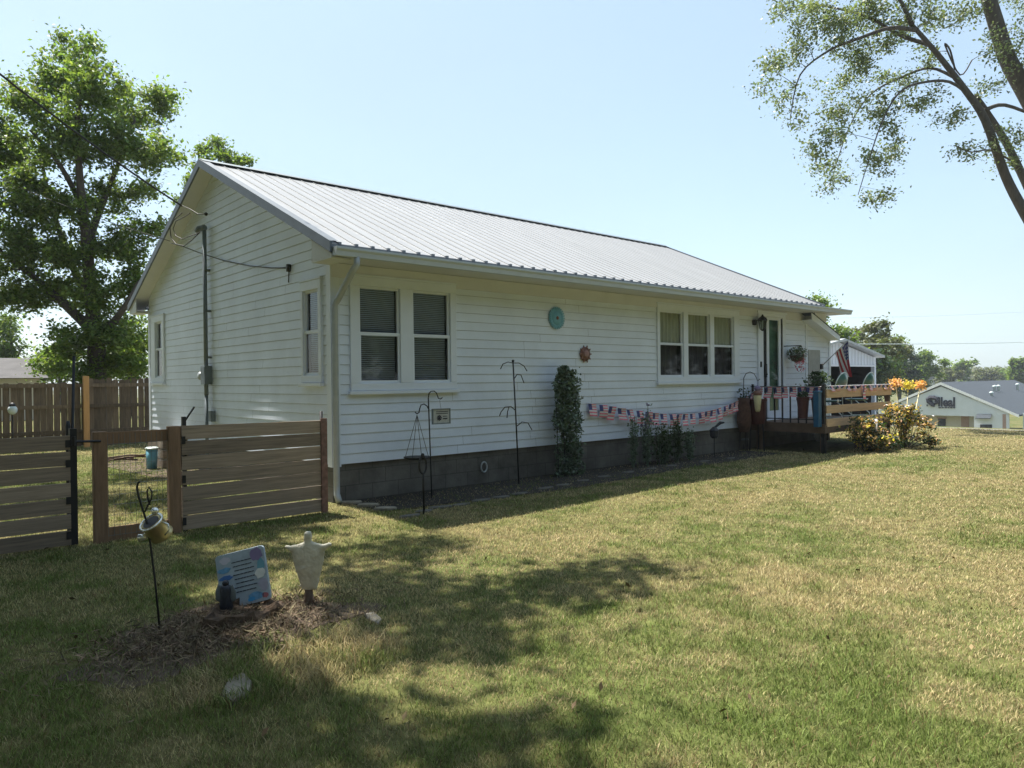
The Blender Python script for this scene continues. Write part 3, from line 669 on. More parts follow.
# board gate on the left
gxr = onY(77, 480, YF)[0]; gz1 = (onY(75, 436, YF)[2]+onY(3, 437, YF)[2])/2
gt = thing('board_gate', (gxr-1, YF, 0), 'dark horizontal board gate with black metal frame at the left edge', 'gate')
board_panel(gt, gxr-2.3, gxr-.06, .03, gz1, 7, YF-.02, M['wood'], .018)
for xa_, xb_ in ((gxr-.06, gxr), (gxr-2.34, gxr-2.3)): s = MB(); s.box(xa_, xb_, YF-.02, YF+.03, .02, gz1+.06); s.build('metal_frame', M['black'], gt)
for z in (.12, .45, .8, gz1-.08): s = MB(); s.box(gxr-.10, gxr-.061, YF-.047, YF-.04, z-.035, z+.035); s.build('hinge', M['black'], gt)
s = MB(); s.tube([(gxr-.03, YF-.04, onY(80, 441, YF)[2]), (pb_[0]-.0, YF-.05, onY(96, 441, YF)[2])], .013, 6); s.tube([(gxr-.03, YF-.05, onY(80, 441, YF)[2]-.04), (gxr-.03, YF-.05, onY(80, 441, YF)[2]+.05)], .02, 6); s.build('latch', M['black'], gt)
# tall thin black pole by the gate
pt_ = onY(74, 356, YF+.1)
s = MB(); s.smooth = True; s.tube([(gxr-.05, YF+.1, -.1), (pt_[0], YF+.1, pt_[2])], .013, 8); s.lathe((gxr-.05, YF+.1, 0), [(.022, 0), (.022, 1.15), (.014, 1.2)], 10)
tag(s.build('metal_pole', M['black'], base=(gxr-.05, YF+.1, 0)), 'tall thin black metal pole rising above the gate end', 'pole')
# back picket fence
YB = 12.2
bxr = onY(152, 400, YB)[0]+1.2; bxl = onY(-60, 400, YB)[0]; bxm = onY(84, 400, YB)[0]
bf = thing('picket_fence', (bxm+1.5, YB, 0), 'old brown vertical board privacy fence section between the orange post and the house', 'fence')
bf2 = thing('picket_fence', (bxm-1.5, YB+.3, 0), 'dark vertical board privacy fence section with long rails left of the orange post', 'fence')
for root, x0, x1, Y, ztop, back in ((bf, bxm+.08, bxr, YB, 1.70, 0), (bf2, bxl, bxm-.0, YB+.12, 1.60, 1)):
    x = x0; n = 0; mb = MB(); lst = []
    while x < x1:
        wd = .135+random.uniform(-.006, .006); h = ztop+random.uniform(-.025, .03); tl = random.uniform(-.01, .01)
        z0 = random.uniform(.0, .06)
        mb = MB(); mb.prism([(x, Y, z0), (x+wd, Y, z0), (x+wd+tl, Y, h-.03), (x+wd-.03+tl, Y, h), (x+.03+tl, Y, h), (x+tl, Y, h-.03)], (0, .018, 0))
        mb.build('picket', M['oldwood'], root); x += wd+random.choice((.004, .008, .014, .005, .02)); n += 1
    for z in (.35, .98, 1.5):
        mb = MB(); yy0 = Y-.06 if True else Y
        mb.box(x0, x1, yy0, Y-.004, z, z+.09); mb.build('rail', M['oldwood'], root)
q = onY(86, 400, YB-.1)
s = MB(); s.box(q[0]-.065, q[0]+.065, YB-.16, YB-.065, -.2, onY(86, 376, YB-.1)[2])
tag(s.build('fence_post', M['newpost'], base=(q[0], YB-.1, 0), bevel=.008), 'bright orange-brown new wooden post in front of the back fence', 'post')
# solar globe lamp on the back fence
q = onY(12.5, 410, YB-.3); s = MB(); s.smooth = True
gl = thing('solar_light', (q[0], YB-.3, 0), 'pale glass garden light on a thin stake before the back fence', 'garden light')
s.tube([(q[0], YB-.3, 0), (q[0], YB-.3, q[2]-.12)], .012); s.lathe((q[0], YB-.3, q[2]+.08), [(.06, 0), (.07, .03), (.03, .09)], 12); s.build('stake', M['black'], gl)
s = MB(); s.smooth = True; s.ball(q, .10, (1, 1, 1.1)); s.build('globe', mat('frosted_globe', (.55, .62, .65), .2, var=.1), gl)
# backyard bits
q = G(152, 469)
bn = thing('turquoise_bin', q, 'tall narrow turquoise bin with pale lid on the lawn behind the mesh fence', 'bin')
hb = 1.54-(q[2]); dq = (q-CAM)@F
hh = (469-447)/FPX*dq; rr = 5.5/FPX*dq
s = MB(); s.smooth = True; s.lathe(q, [(rr*.85, 0), (rr, hh*.9)], 20); s.build('body', M['turq'], bn)
s = MB(); s.lathe((q[0], q[1], q[2]+hh*.9), [(rr*1.12, 0), (rr*1.12, hh*.06), (rr*.9, hh*.1)], 20); s.build('lid', M['rim'], bn)
q = G(172, 470)
s = MB(); L0 = q+[.30, .25, 0]
rb_ = thing('raised_bed', (L0[0]+.6, L0[1]+.5, 0), 'low grey wooden raised bed box beside the turquoise bin', 'planter box')
hh2 = (470-440)/FPX*((q-CAM)@F)
for k in range(3):
    b = MB(); z0 = k*hh2/3+.01; z1 = (k+1)*hh2/3-.01
    b.box(L0[0]-.35, L0[0]+.85, L0[1], L0[1]+.03, z0, z1); b.box(L0[0]-.35, L0[0]+.85, L0[1]+.9, L0[1]+.93, z0, z1)
    b.box(L0[0]-.38, L0[0]-.35, L0[1], L0[1]+.93, z0, z1); b.box(L0[0]+.85, L0[0]+.88, L0[1], L0[1]+.93, z0, z1); b.build('board', M['wood'], rb_)
b = MB(); b.box(L0[0]-.34, L0[0]+.84, L0[1]+.04, L0[1]+.89, .02, hh2-.03); b.build('cover', mat('pale_cover', (.6, .6, .56), .7), rb_)
q = G(128, 461); s = MB(); s.smooth = True
for k in range(5):
    a = random.uniform(-.3, .3); c = q+np.array([random.uniform(-.25, .25), random.uniform(-.15, .15), .02+.02*k]); d = np.array([cos(a), sin(a), 0])*.35; s.tube([c-d, c+d*.2+[0, 0, .03], c+d], .018, 6)
tag(s.build('stick_pile', M['deckdark'], base=q), 'small pile of dark sticks on the backyard grass', 'stick pile')
# ================================================================== DECK
XD = px2u(749)+.0; YD = -1.6
def on_dk(px, py): return onX(px, py, XD)
cornerX = XD; rr_ = onX(824, 386, XD); YD = rr_[1]
ZRAIL = (onY(826, 385.5, YD)[2]+onY(890, 384.5, YD)[2])/2
XE = onY(890, 385, YD)[0]; ZD = .60
deck = thing('porch_deck', ((XD+XE)/2, YD/2, 0), 'small raised wooden porch deck with black railing and tan boards at the front door', 'deck')
s = MB(); y = YD
while y < -.16: s.box(XD, XE, y+.0, y+.13, ZD-.03, ZD); y += .138
s.build('floor', M['deckdark'], deck)
s = MB(); s.box(XD-.03, XD-.001, YD-.03, -.03, ZD-.19, ZD-.004); s.box(XD, XE, YD-.03, YD-.001, ZD-.19, ZD-.035); s.box(XE+.001, XE+.03, YD-.03, -.03, ZD-.19, ZD-.004); s.build('skirt', M['deckdark'], deck)
for x, y in ((XD+.05, YD+.05), (XE-.05, YD+.05), (XD+.05, -.2), (XE-.05, -.2), ((XD+XE)/2, YD+.05)):
    s = MB(); s.box(x-.045, x+.045, y-.045, y+.045, -.2, ZD-.19); s.build('leg', M['deckdark'], deck)
s = MB(); s.smooth = False
s.box(XD-.005, XD+.03, YD+.03, -.03, ZRAIL-.02, ZRAIL); s.box(XD+.0, XD+.025, YD+.03, -.03, ZD+.07, ZD+.09)
rail = s.build('railing', M['black'], deck)
for px in (757, 765.5, 774.5, 782, 790, 798, 806, 814):
    yb = onX(px, 400, XD)[1]; s = MB(); s.box(XD+.000, XD+.022, yb-.012, yb+.012, ZD, ZRAIL-.02); s.build('baluster', M['black'], rail)
s = MB(); s.box(XD-.005, XD+.035, -.09, -.05, ZD, ZRAIL+.04); s.build('rail_post', M['black'], rail)
s = MB(); s.box(XD-.01, XD+.08, YD-.0, YD+.07, -.1, ZRAIL+.03); s.build('corner_post', M['black'], deck)
s = MB(); s.box(XE-.09, XE-.005, YD, YD+.09, -.1, ZRAIL-.01); s.build('end_post', M['deckdark'], deck)
zb = [onY(828, y, YD-.03)[2] for y in (389.5, 398, 405.5, 413.5, 419, 427)]
for a, b in zip(zb[::2], zb[1::2]):
    s = MB(); s.box(XD+.06, XE, YD-.032, YD-.001, b, a); s.build('board', M['deckwood'], deck, bevel=.004)
# solar star lights on the boards
for px, py in ((838, 401), (882, 400.5)):
    c = onY(px, py, YD-.04); s = MB(); pts = []
    for k in range(10):
        a = pi/2+k*pi/5; r_ = .045 if k % 2 == 0 else .018; pts.append((c[0]+r_*cos(a), YD-.045, c[2]+r_*sin(a)))
    s.prism(pts, (0, .012, 0)); s.build('star_light', M['white'], deck)
# bunting
def flaglet(mb, p, dx, w_, h_, lean=0.):
    p = np.array(p); dx = np.array(dx, float); dx /= np.linalg.norm(dx); up = np.array([0, 0, -1.]); nrm = np.cross(dx, up)
    def qd(u0, u1, v0, v1, mi, off=0.):
        mb.cur = mi
        Q = lambda u, v: p+dx*(u*w_+lean*v*w_)+up*v*h_+nrm*(off+.02*sin(3*v+p[0]*7))
        for k in range(3):
            a = v0+(v1-v0)*k/3; b = v0+(v1-v0)*(k+1)/3; mb.add([Q(u0, a), Q(u1, a), Q(u1, b), Q(u0, b)], [(0, 1, 2, 3)])
    qd(0, .45, 0, .52, 0)
    for k in range(5):
        a, b = k/5, (k+1)/5; qd(.45, 1, a*.52, b*.52, 1 if k % 2 == 0 else 2)
    for k in range(4): qd(0, 1, .52+.12*k, .64+.12*k, 1 if k % 2 == 1 else 2)
    mb.cur = 0
def bunting(root, path, nflags, w_, h_):
    path = [np.array(q) for q in path]; seg = [np.linalg.norm(b-a) for a, b in zip(path[:-1], path[1:])]; T = sum(seg)
    s = MB(); s.tube(path, .004, 4); s.build('cord', M['white'], root)
    for k in range(nflags):
        t = (k+.3)/nflags*T; i = 0
        while i < len(seg)-1 and t > seg[i]: t -= seg[i]; i += 1
        d = path[i+1]-path[i]; p = path[i]+d*(t/seg[i]); dh = d.copy(); dh[2] *= .6
        mb = MB(); flaglet(mb, p, dh, w_*random.uniform(.85, 1.1), h_*random.uniform(.9, 1.1), random.uniform(-.25, .25)); mb.build('pennant', [M['navy'], M['pink'], M['white']], root)
pth = [onY(x, y, Y) for x, y, Y in ((586, 403, -.06), (605, 405.5, -.1), (625, 409, -.14), (650, 412.5, -.18), (672, 414.5, -.2), (695, 413.5, -.2), (715, 409.5, -.2), (735, 402, -.16), (750, 394, -.1), (757, 389, -.08))]
b1 = thing('flag_bunting', (pth[4][0], -.2, pth[4][2]), 'sagging string of small faded red white and blue flags along the siding', 'bunting')
bunting(b1, pth, 24, .19, .22)
y0_, y1_ = -.12, YD+.05
b2 = thing('flag_bunting', (XD, YD/2, ZRAIL), 'string of small faded flags tied along the black porch railing', 'bunting')
bunting(b2, [(XD-.015, y0_+(y1_-y0_)*t, ZRAIL-.01-.015*sin(pi*t*4)**2) for t in np.linspace(0, 1, 13)], 8, .16, .22)
b3 = thing('flag_bunting', ((XD+XE)/2, YD-.05, ZRAIL), 'string of small flags tied along the top of the tan deck boards', 'bunting')
bunting(b3, [(XD+.08+(XE-XD-.1)*t, YD-.05, ZRAIL-.0) for t in np.linspace(0, 1, 9)], 12, .17, .12)
s = MB(); s.box(XD+.06, XE, YD-.03, YD+.04, ZRAIL-.022, ZRAIL+.004); s.build('top_rail', M['greylight'], deck)
# small flag draped over the rail
c = onY(862, 388, YD-.06); mb = MB(); flaglet(mb, c+[0, -.02, .06], (1, 0, 0), .13, .3, .5)
tag(mb.build('small_flag', [M['navy'], M['pink'], M['white']], base=c), 'single small striped flag hanging lower over the top deck board', 'flag')
# chairs on the deck
def shell_chair(px, label, dy):
    c = onY(px, 388, YD+dy); x, y = c[0], c[1]; rad = .27
    ztop = onY(px+1.5, 372.5, YD+dy)[2]
    root = thing('lawn_chair', (x, y, ZD), label, 'chair', 'green lawn chairs on the deck'); zc = ztop-.27
    s = MB(); s.smooth = True
    # rounded shell back facing +y, slightly cupped
    n = 24; rows = 7; vv = []; ff = []
    for i in range(rows):
        rr = rad*(i/(rows-1))
        for j in range(n):
            a = 2*pi*j/n; xx = rr*cos(a); zz = rr*sin(a)*1.0
            vv.append((x+xx, y-.10*(1-(rr/rad)**2)-.08*(zz/rad), zc+zz))
    for i in range(rows-1):
        for j in range(n): ff.append((i*n+j, i*n+(j+1) % n, (i+1)*n+(j+1) % n, (i+1)*n+j))
    s.add(vv, ff); s.build('backrest', M['greenchair'], root)
    s = MB(); s.smooth = True; s.tube([vv[(rows-1)*n+j % n] for j in range(n+1)], .013, 6, cap=False); s.build('rim', M['rim'], root)
    s = MB(); s.smooth = True; s.lathe((x, y+.27, ZD+.40), [(.2, -.02), (.25, 0), (.25, .02), (.2, .0)], 20); s.build('seat', M['greenchair'], root)
    for sx in (-1, 1):
        s = MB(); s.smooth = True; s.tube([(x+sx*.24, y+.5, ZD+.0), (x+sx*.25, y+.5, ZD+.62), (x+sx*.25, y+.45, ZD+.65), (x+sx*.25, y-.02, ZD+.62)], .013); s.build('arm', M['rim'], root)
        s = MB(); s.smooth = True; s.tube([(x+sx*.24, y+.48, ZD+.01), (x+sx*.24, y-.15, ZD+.01), (x+sx*.24, y-.12, ZD+.1), (x+sx*.22, y+.2, ZD+.38)], .013); s.build('leg', M['rim'], root)
shell_chair(841, 'green metal shell-back lawn chair under the big flag', .5)
shell_chair(868, 'green metal shell-back lawn chair at the far end of the deck', .6)
# american flag on angled pole
pb0 = onY(822, 366, -.05); ptip = onY(854.5, 334, -.75)
fl = thing('flag_on_pole', pb0, 'large striped American flag hanging from an angled pole on the house corner', 'flag')
s = MB(); s.smooth = True; s.tube([pb0, ptip], .011); s.build('pole', M['greylight'], fl)
s = MB(); s.smooth = True; s.ball(ptip, .035); s.ball(onY(849, 337.5, -.68), .025); s.build('finial', M['chrome'], fl)
s = MB(); s.box(pb0[0]-.05, pb0[0]+.05, -.06, -.022, pb0[2]-.08, pb0[2]+.05); s.build('bracket', M['black'], fl)
h0 = onY(835, 353, -.33); h1 = onY(848.5, 340.5, -.62); nb0 = onY(844.5, 377, -.45); nb1 = onY(849, 377, -.55)
mb = MB(); NU, NV = 39, 24
def FP(u, v):
    top = h0*(1-u)+h1*u; bot = nb0*(1-u)+nb1*u; e = v**.75
    p = top*(1-e)+bot*e; p = p+np.array([.0, .10*sin(u*9+v*1.5)*(.25+v*.75), 0])+np.array([.05*sin(v*3.2)*(1-u)*.6-.02*sin(u*8)*v, 0, 0]); return p
for i in range(NU):
    for j in range(NV):
        u0, u1, v0, v1 = i/NU, (i+1)/NU, j/NV, (j+1)/NV; st = int(i//3)
        canton = (st >= 6 and v1 <= .42)
        mb.cur = 2 if canton else (0 if st % 2 == 0 else 1)
        if canton and (i % 3 == 1) and (j % 2 == 1): mb.cur = 1
        mb.add([FP(u0, v0), FP(u1, v0), FP(u1, v1), FP(u0, v1)], [(0, 1, 2, 3)])
mb.cur = 0
mb.build('cloth', [M['red'], M['white'], M['navy']], fl)
# hanging flower basket on the wall
def leafball(root, c, r, n, size, mt, name, flat=1.):
    P = RNG.normal(size=(n, 3)); P /= np.linalg.norm(P, axis=1)[:, None]; P *= (r*RNG.random(n)**.4)[:, None]; P[:, 2] *= flat
    return leaves(P+np.array(c), size, name, M[mt], root)
c = onY(797, 357, -.25)
hbk = thing('hanging_basket', c, 'hanging basket of pink flowers and trailing greenery right of the front door', 'hanging basket')
s = MB(); s.smooth = True; s.tube([(c[0]-.25, -.03, c[2]+.25), (c[0]+.2, -.25, c[2]+.27), (c[0]+.24, -.25, c[2]+.22)], .01); s.build('bracket', M['black'], hbk)
s = MB(); s.smooth = True; s.lathe((c[0], c[1], c[2]-.12), [(.05, 0), (.13, .05), (.17, .16)], 14); s.build('basket', M['deckdark'], hbk)
for k in range(3): a = 2*pi*k/3; s = MB(); s.tube([(c[0]+.16*cos(a), c[1]+.16*sin(a), c[2]+.04), (c[0], c[1], c[2]+.27)], .004, 4); s.build('hanger', M['black'], hbk)
leafball(hbk, (c[0], c[1], c[2]+.07), .24, 420, .06, 'ivy', 'foliage', .75)
leafball(hbk, (c[0]+.03, c[1]-.06, c[2]+.08), .2, 60, .055, 'white', 'blossoms', .6)
leafball(hbk, (c[0]+.05, c[1]-.06, c[2]-.13), .14, 150, .05, 'pink', 'blossoms', 1.6)
# plants / pots on and by the deck
def pot_plant(name, c, r, h, pm, label, n, size, lm, fr, fz, cat='potted plant'):
    root = thing(name, c, label, cat); s = MB(); s.smooth = False
    s.lathe(c, [(r*.7, 0), (r*.95, h*.85), (r*1.08, h*.86), (r*1.08, h), (r*.95, h), (r*.9, h*.93)], 18); s.build('pot', pm, root)
    if n:
        P = RNG.normal(size=(n, 3))*np.array([fr, fr, 0])*.5; P[:, 2] = RNG.random(n)*fz; P[:, :2] *= (.4+.6*np.sin(P[:, 2:3]/fz*pi))
        leaves(P+np.array([c[0], c[1], c[2]+h]), size, 'foliage', M[lm], root, down=-1.2)
        s = MB()
        for k in range(6): a = 2*pi*k/6; s.tube([(c[0], c[1], c[2]+h*.9), (c[0]+fr*.3*cos(a), c[1]+fr*.3*sin(a), c[2]+h+fz*.8)], .005, 4)
        s.build('stems', M['ivy'], root)
    return root
c = onX(814, 400, XD+.3); base = onX(815, 430, XD+.15)
# blue planter column standing inside the corner
q = onX(817.5, 410, XD-.12); q = np.array([XD-.12, q[1], 0])
zt_ = onX(817.5, 391, XD-.12)[2]; zb_ = onX(817.5, 427, XD-.12)[2]
bl = thing('blue_planter', (q[0], q[1], 0), 'tall narrow bright blue planter stand against the deck corner', 'planter')
s = MB(); s.box(q[0]-.07, q[0]+.07, q[1]-.055, q[1]+.055, zb_, zt_); s.box(q[0]-.08, q[0]+.08, q[1]-.065, q[1]+.065, zt_-.04, zt_+.001); s.build('body', M['blue'], bl, bevel=.01)
s = MB(); s.box(q[0]+.071, XD-.011, q[1]-.04, q[1]+.04, zb_+.3, zb_+.34); s.build('bracket', M['black'], bl)
qp = onX(818, 380, XD+.35)
pot_plant('potted_plant', np.array([XD+.35, qp[1], ZD]), .14, .55, M['navyfig'], 'bushy upright green plant in a tall dark pot in the deck corner', 700, .075, 'leafdark', .26, .50)
for px, zz in ((820, .0),):
    c = onX(px, 372, XD+.2); 
qr = onX(803, 405, XD-.1)
rt_ = thing('hanging_pot', qr, 'dark red flower pot hung on the outside of the black railing', 'flower pot')
s = MB(); s.smooth = False; rr = 6/FPX*((qr-CAM)@F); s.lathe((qr[0], qr[1], qr[2]-.27), [(rr*.7, 0), (rr*.95, .36), (rr*1.05, .37), (rr*1.05, .43), (rr*.9, .43)], 18); s.build('pot', M['terra'], rt_)
s = MB(); s.tube([(qr[0]-rr, qr[1], qr[2]+.05), (XD, qr[1], ZRAIL), (qr[0]+.02, qr[1]+.02, qr[2]+.1)], .006, 4); s.build('hook', M['black'], rt_)
leafball(rt_, (qr[0], qr[1], qr[2]+.2), .11, 130, .06, 'leafdark', 'foliage', .7)
# deep red pot with corn-like ornament on the left side of the deck
qa = onX(757.5, 430, XD-.22); qa = G(757, 441)
qa = np.array([XD-.25, onX(757, 400, XD-.25)[1], 0.])
zpt = onX(757, 399, XD-.25)[2]; zpb = onX(757, 424, XD-.25)[2]
pp = thing('red_barrel_planter', qa, 'large dark red planter on dark legs left of the porch railing', 'planter')
s = MB(); s.smooth = False; s.lathe((qa[0], qa[1], zpb), [(.14, 0), (.17, .1), (.19, (zpt-zpb)*.9), (.205, (zpt-zpb)*.91), (.205, zpt-zpb), (.17, zpt-zpb)], 18); s.build('pot', M['terra'], pp)
for k in range(3): a = 2*pi*k/3+.4; s = MB(); s.tube([(qa[0]+.14*cos(a), qa[1]+.14*sin(a), zpb+.01), (qa[0]+.17*cos(a), qa[1]+.17*sin(a), 0)], .015, 6); s.build('leg', M['black'], pp)
qb = np.array([XD-.55, onX(744, 410, XD-.55)[1], 0.])
z1_ = onX(744, 398, XD-.55)[2]; z0_ = onX(744, 432, XD-.55)[2]
pq = thing('terracotta_urn', qb, 'weathered brown urn with twiggy top at the left foot of the porch', 'urn')
s = MB(); s.smooth = True; hh_ = z1_-z0_; s.lathe((qb[0], qb[1], 0), [(.10, z0_), (.15, z0_+hh_*.3), (.14, z0_+hh_*.7), (.11, z0_+hh_*.85), (.13, z1_), (.1, z1_)], 18)
s.build('body', mat('mottled_clay', (.10, .05, .035), .85, var=.5, scale=10), pq)
for k in range(3): a = 2*pi*k/3+.2; s = MB(); s.tube([(qb[0]+.08*cos(a), qb[1]+.08*sin(a), z0_+.01), (qb[0]+.11*cos(a), qb[1]+.11*sin(a), 0)], .011, 6); s.build('leg', M['black'], pq)
leafball(pq, (qb[0], qb[1], z1_+.08), .16, 130, .05, 'leafdark', 'foliage', 1.)
# shepherd hook with pale cone hanging
hk = np.array([XD-.3, onX(746, 410, XD-.3)[1], 0.])
def hook_arm(pts, r=.006): s = MB(); s.smooth = True; s.tube(pts, r, 6); return s
P_ = lambda px, py: onX(px, py, XD-.3)
sh = thing('shepherd_hook', hk, 'black crook pole arching over the porch planters by the door', 'garden hook')
s = MB(); s.smooth = True; s.tube([(hk[0], hk[1], 0), P_(743.5, 395), P_(743.8, 378), P_(746, 373.5), P_(750, 372), P_(754, 373.5), P_(756.5, 378), P_(757.5, 381), P_(760, 379)], .008, 6); s.build('pole', M['black'], sh)
c = onX(757.5, 391, XD-.54)
cn = thing('hanging_cone', c, 'pale yellow tapered hanging ornament with a red and blue top by the porch railing', 'ornament')
sc_ = ((c-CAM)@F)/FPX
s = MB(); s.smooth = True; s.lathe((c[0], c[1], c[2]-21*sc_), [(1.6*sc_, 0), (2.6*sc_, 2*sc_), (4*sc_, 16*sc_), (3.5*sc_, 17*sc_)], 14); s.build('cone', M['cream'], cn)
s = MB(); s.smooth = True; s.ball((c[0], c[1], c[2]-2.5*sc_), 4.2*sc_, (1, 1, .9)); s.build('cap', M['copper'], cn)
s = MB(); s.smooth = True; s.ball((c[0], c[1], c[2]+2.5*sc_), 3.2*sc_, (1, 1, .9)); s.tube([(c[0], c[1], c[2]+4*sc_), P_(757.5, 380.5)], .004, 4); s.build('bow', M['purple'], cn)
# dark box at the door bottom / hat on the rail
# small white figurine on the ground by the corner
q = G(819, 441)
fg = thing('garden_figurine', q, 'small white and grey animal figurine on the ground below the blue planter', 'figurine')
s = MB(); s.smooth = True; s.lathe(q, [(.06, 0), (.1, .03), (.12, .12), (.09, .2), (.05, .23)], 14); s.ball((q[0]-.02, q[1]-.04, q[2]+.27), .075); s.build('body', mat('chalk_white', (.5, .52, .52), .7, var=.4, scale=25), fg)
s = MB(); s.smooth = True
for sx in (-1, 1): s.lathe((q[0]+sx*.045, q[1]-.03, q[2]+.31), [(.03, 0), (.02, .04), (.003, .07)], 8)
s.build('ears', M['greydark'], fg)
q = G(741, 449)
bb = thing('low_stool', q, 'low dark three-legged garden stool in the shade before the porch', 'stool')
s = MB(); s.lathe((q[0], q[1], q[2]+.2), [(.16, 0), (.17, .02), (.15, .04)], 16); s.build('seat', M['greydark'], bb)
for k in range(3): a = 2*pi*k/3; s = MB(); s.tube([(q[0]+.05*cos(a), q[1]+.05*sin(a), q[2]+.2), (q[0]+.13*cos(a), q[1]+.13*sin(a), q[2])], .014, 6); s.build('leg', M['black'], bb)
q = G(714.5, 458)
st = thing('lantern_stake', q, 'dark garden lantern on a stake in the bed before the porch', 'garden light')
zl = onX(714.5, 433, q[0])[2]
s = MB(); s.smooth = True; s.tube([q, (q[0], q[1], zl-.08)], .01); s.build('stake', M['black'], st)
s = MB(); s.lathe((q[0], q[1], zl-.1), [(.05, 0), (.08, .04), (.085, .14), (.1, .15), (.03, .22)], 8); s.tube([(q[0], q[1], zl+.1), (q[0]+.1, q[1]-.08, zl+.2), (q[0]+.16, q[1]-.12, zl+.2)], [.02, .03, .015]); s.build('lantern', M['navyfig'], st)
# ================================================================== BED: hooks, topiary, shrubs
def Yb(px, py, Y): return onY(px, py, Y)
# first double shepherd hook
Yh = -.62; r0 = .0075
B0 = onY(432, 488, Yh)
h1_ = thing('shepherd_hook', (B0[0], Yh, 0), 'black two-armed shepherd hook below the twin window holding a sign', 'garden hook')
P = lambda x, y: onY(x, y, Yh)
s = MB(); s.smooth = True; s.tube([(B0[0], Yh, -.1), P(429.5, 430), P(428.6, 405), P(428.3, 398)], r0+.001, 6); s.build('pole', M['black'], h1_)
s = hook_arm([P(428.3, 398), P(429, 393.5), P(431, 391.3), P(434, 391), P(436.5, 393), P(437.5, 396), P(438.5, 398.5), P(440.5, 399), P(442.5, 397.5)], r0); s.build('arm', M['black'], h1_)
s = hook_arm([P(429.2, 410), P(427, 406), P(424, 404), P(421, 405), P(419.6, 409), P(419, 412.5), P(417, 413.8), P(415, 412)], r0); s.build('arm', M['black'], h1_)
sg = thing('hanging_sign', P(441, 416), 'small framed grey sign with a dark emblem hung from the shepherd hook', 'sign')
a = P(432, 409); b = P(450, 409); zt2 = P(441, 408.5)[2]; zb2 = P(441, 424)[2]; ys_ = Yh+.0
s = MB(); s.box(a[0]+.015, b[0]-.015, ys_-.004, ys_+.004, zb2+.015, zt2-.015); s.build('panel', mat('grey_sign_panel', (.42, .43, .42), .7, var=.2, scale=20), sg)
s = MB(); s.box(a[0], b[0], ys_-.012, ys_+.012, zt2-.015, zt2); s.box(a[0], b[0], ys_-.012, ys_+.012, zb2, zb2+.015); s.box(a[0], a[0]+.015, ys_-.012, ys_+.012, zb2+.015, zt2-.015); s.box(b[0]-.015, b[0], ys_-.012, ys_+.012, zb2+.015, zt2-.015)
s.build('frame', M['greydark'], sg)
cx_ = (a[0]*.62+b[0]*.38); cz_ = zb2+(zt2-zb2)*.4; s = MB()
for k in range(8): an = k*pi/4; s.prism([(cx_, ys_-.006, cz_), (cx_+.035*cos(an-.3), ys_-.006, cz_+.035*sin(an-.3)), (cx_+.042*cos(an), ys_-.006, cz_+.042*sin(an)), (cx_+.035*cos(an+.3), ys_-.006, cz_+.035*sin(an+.3))], (0, -.002, 0))
for z in (.78, .66): s.box(a[0]+.06, b[0]-.04, ys_-.008, ys_-.0055, zb2+(zt2-zb2)*z, zb2+(zt2-zb2)*z+.008)
s.box(cx_+.06, b[0]-.05, ys_-.008, ys_-.0055, cz_-.02, cz_-.005); s.box(cx_+.06, b[0]-.06, ys_-.008, ys_-.0055, cz_+.015, cz_+.025)
s.build('emblem', M['ink'], sg)
s = MB(); s.tube([P(441, 408.6), P(439.5, 400)], .002, 4); s.build('cord', M['black'], sg)
# triangular cord hanger
tp = P(417, 415); bt = onY(417, 457, Yh); wq = .16
th_ = thing('cord_hanger', tp, 'empty cord plant hanger with a dark tray hung from the left hook arm', 'hanger')
s = MB(); 
for k in range(4): an = k*pi/2+.6; s.tube([tp, (bt[0]+wq*cos(an), Yh+wq*sin(an), bt[2])], .004, 4)
s.build('cords', M['black'], th_)
s = MB(); s.smooth = True; s.lathe((bt[0], Yh, bt[2]-.03), [(.11, 0), (.17, .02), (.175, .035), (.16, .035)], 18); s.build('tray', M['black'], th_)
# ring-topped dark stake
Ys = -1.1; q0 = G(424, 514)
s0 = thing('ring_stake', (q0[0], q0[1], 0), 'dark stake with an oval ring near its top standing at the bed edge', 'garden stake')
Pp = lambda x, y: onY(x, y, q0[1])
s = MB(); s.smooth = True; s.tube([q0, Pp(423.3, 480), Pp(423.2, 474)], .012); s.build('stake', M['black'], s0)
s = MB(); s.smooth = True; cc = Pp(422.8, 465); s.tube([cc+np.array([.05*cos(t), 0, .1*sin(t)]) for t in np.linspace(0, 2*pi, 21)], .013, 6); s.ball(Pp(422.6, 455), .022); s.build('ring', M['black'], s0)
# tall five-armed hook
Yh2 = -.45; Q = lambda x, y: onY(x, y, Yh2); B1 = Q(519, 473)
h2 = thing('shepherd_hook', (B1[0], Yh2, 0), 'tall black pole with five short hook arms standing against the siding', 'garden hook')
s = MB(); s.smooth = True; s.tube([(B1[0], Yh2, -.1), Q(516, 420), Q(513, 362)], .011, 6); s.ball(Q(513, 361), .02); s.build('pole', M['black'], h2)
for pts in ([(513, 363), (508, 362), (503, 364), (500.5, 369)], [(513, 363), (519, 363), (524, 366), (527, 371)], [(514, 379), (517, 374.5), (521, 375), (524, 383)], [(516, 411), (511, 406.5), (505, 407), (501, 412), (499.5, 416)], [(509, 407), (507.5, 412), (507, 418)], [(517, 426), (522, 422), (528, 423), (532, 430)]):
    s = hook_arm([Q(x, y) for x, y in pts], .007); s.build('arm', M['black'], h2)
# ring ornament on the foundation
c = onY(484, 467, -.02); s = MB(); s.smooth = True
s.tube([c+np.array([.055*cos(t), 0, .075*sin(t)]) for t in np.linspace(0, 2*pi, 21)], .012, 6, cap=False)
tag(s.build('ring_ornament', M['greylight'], base=c), 'small pale ring ornament leaning on the dark foundation', 'ornament')
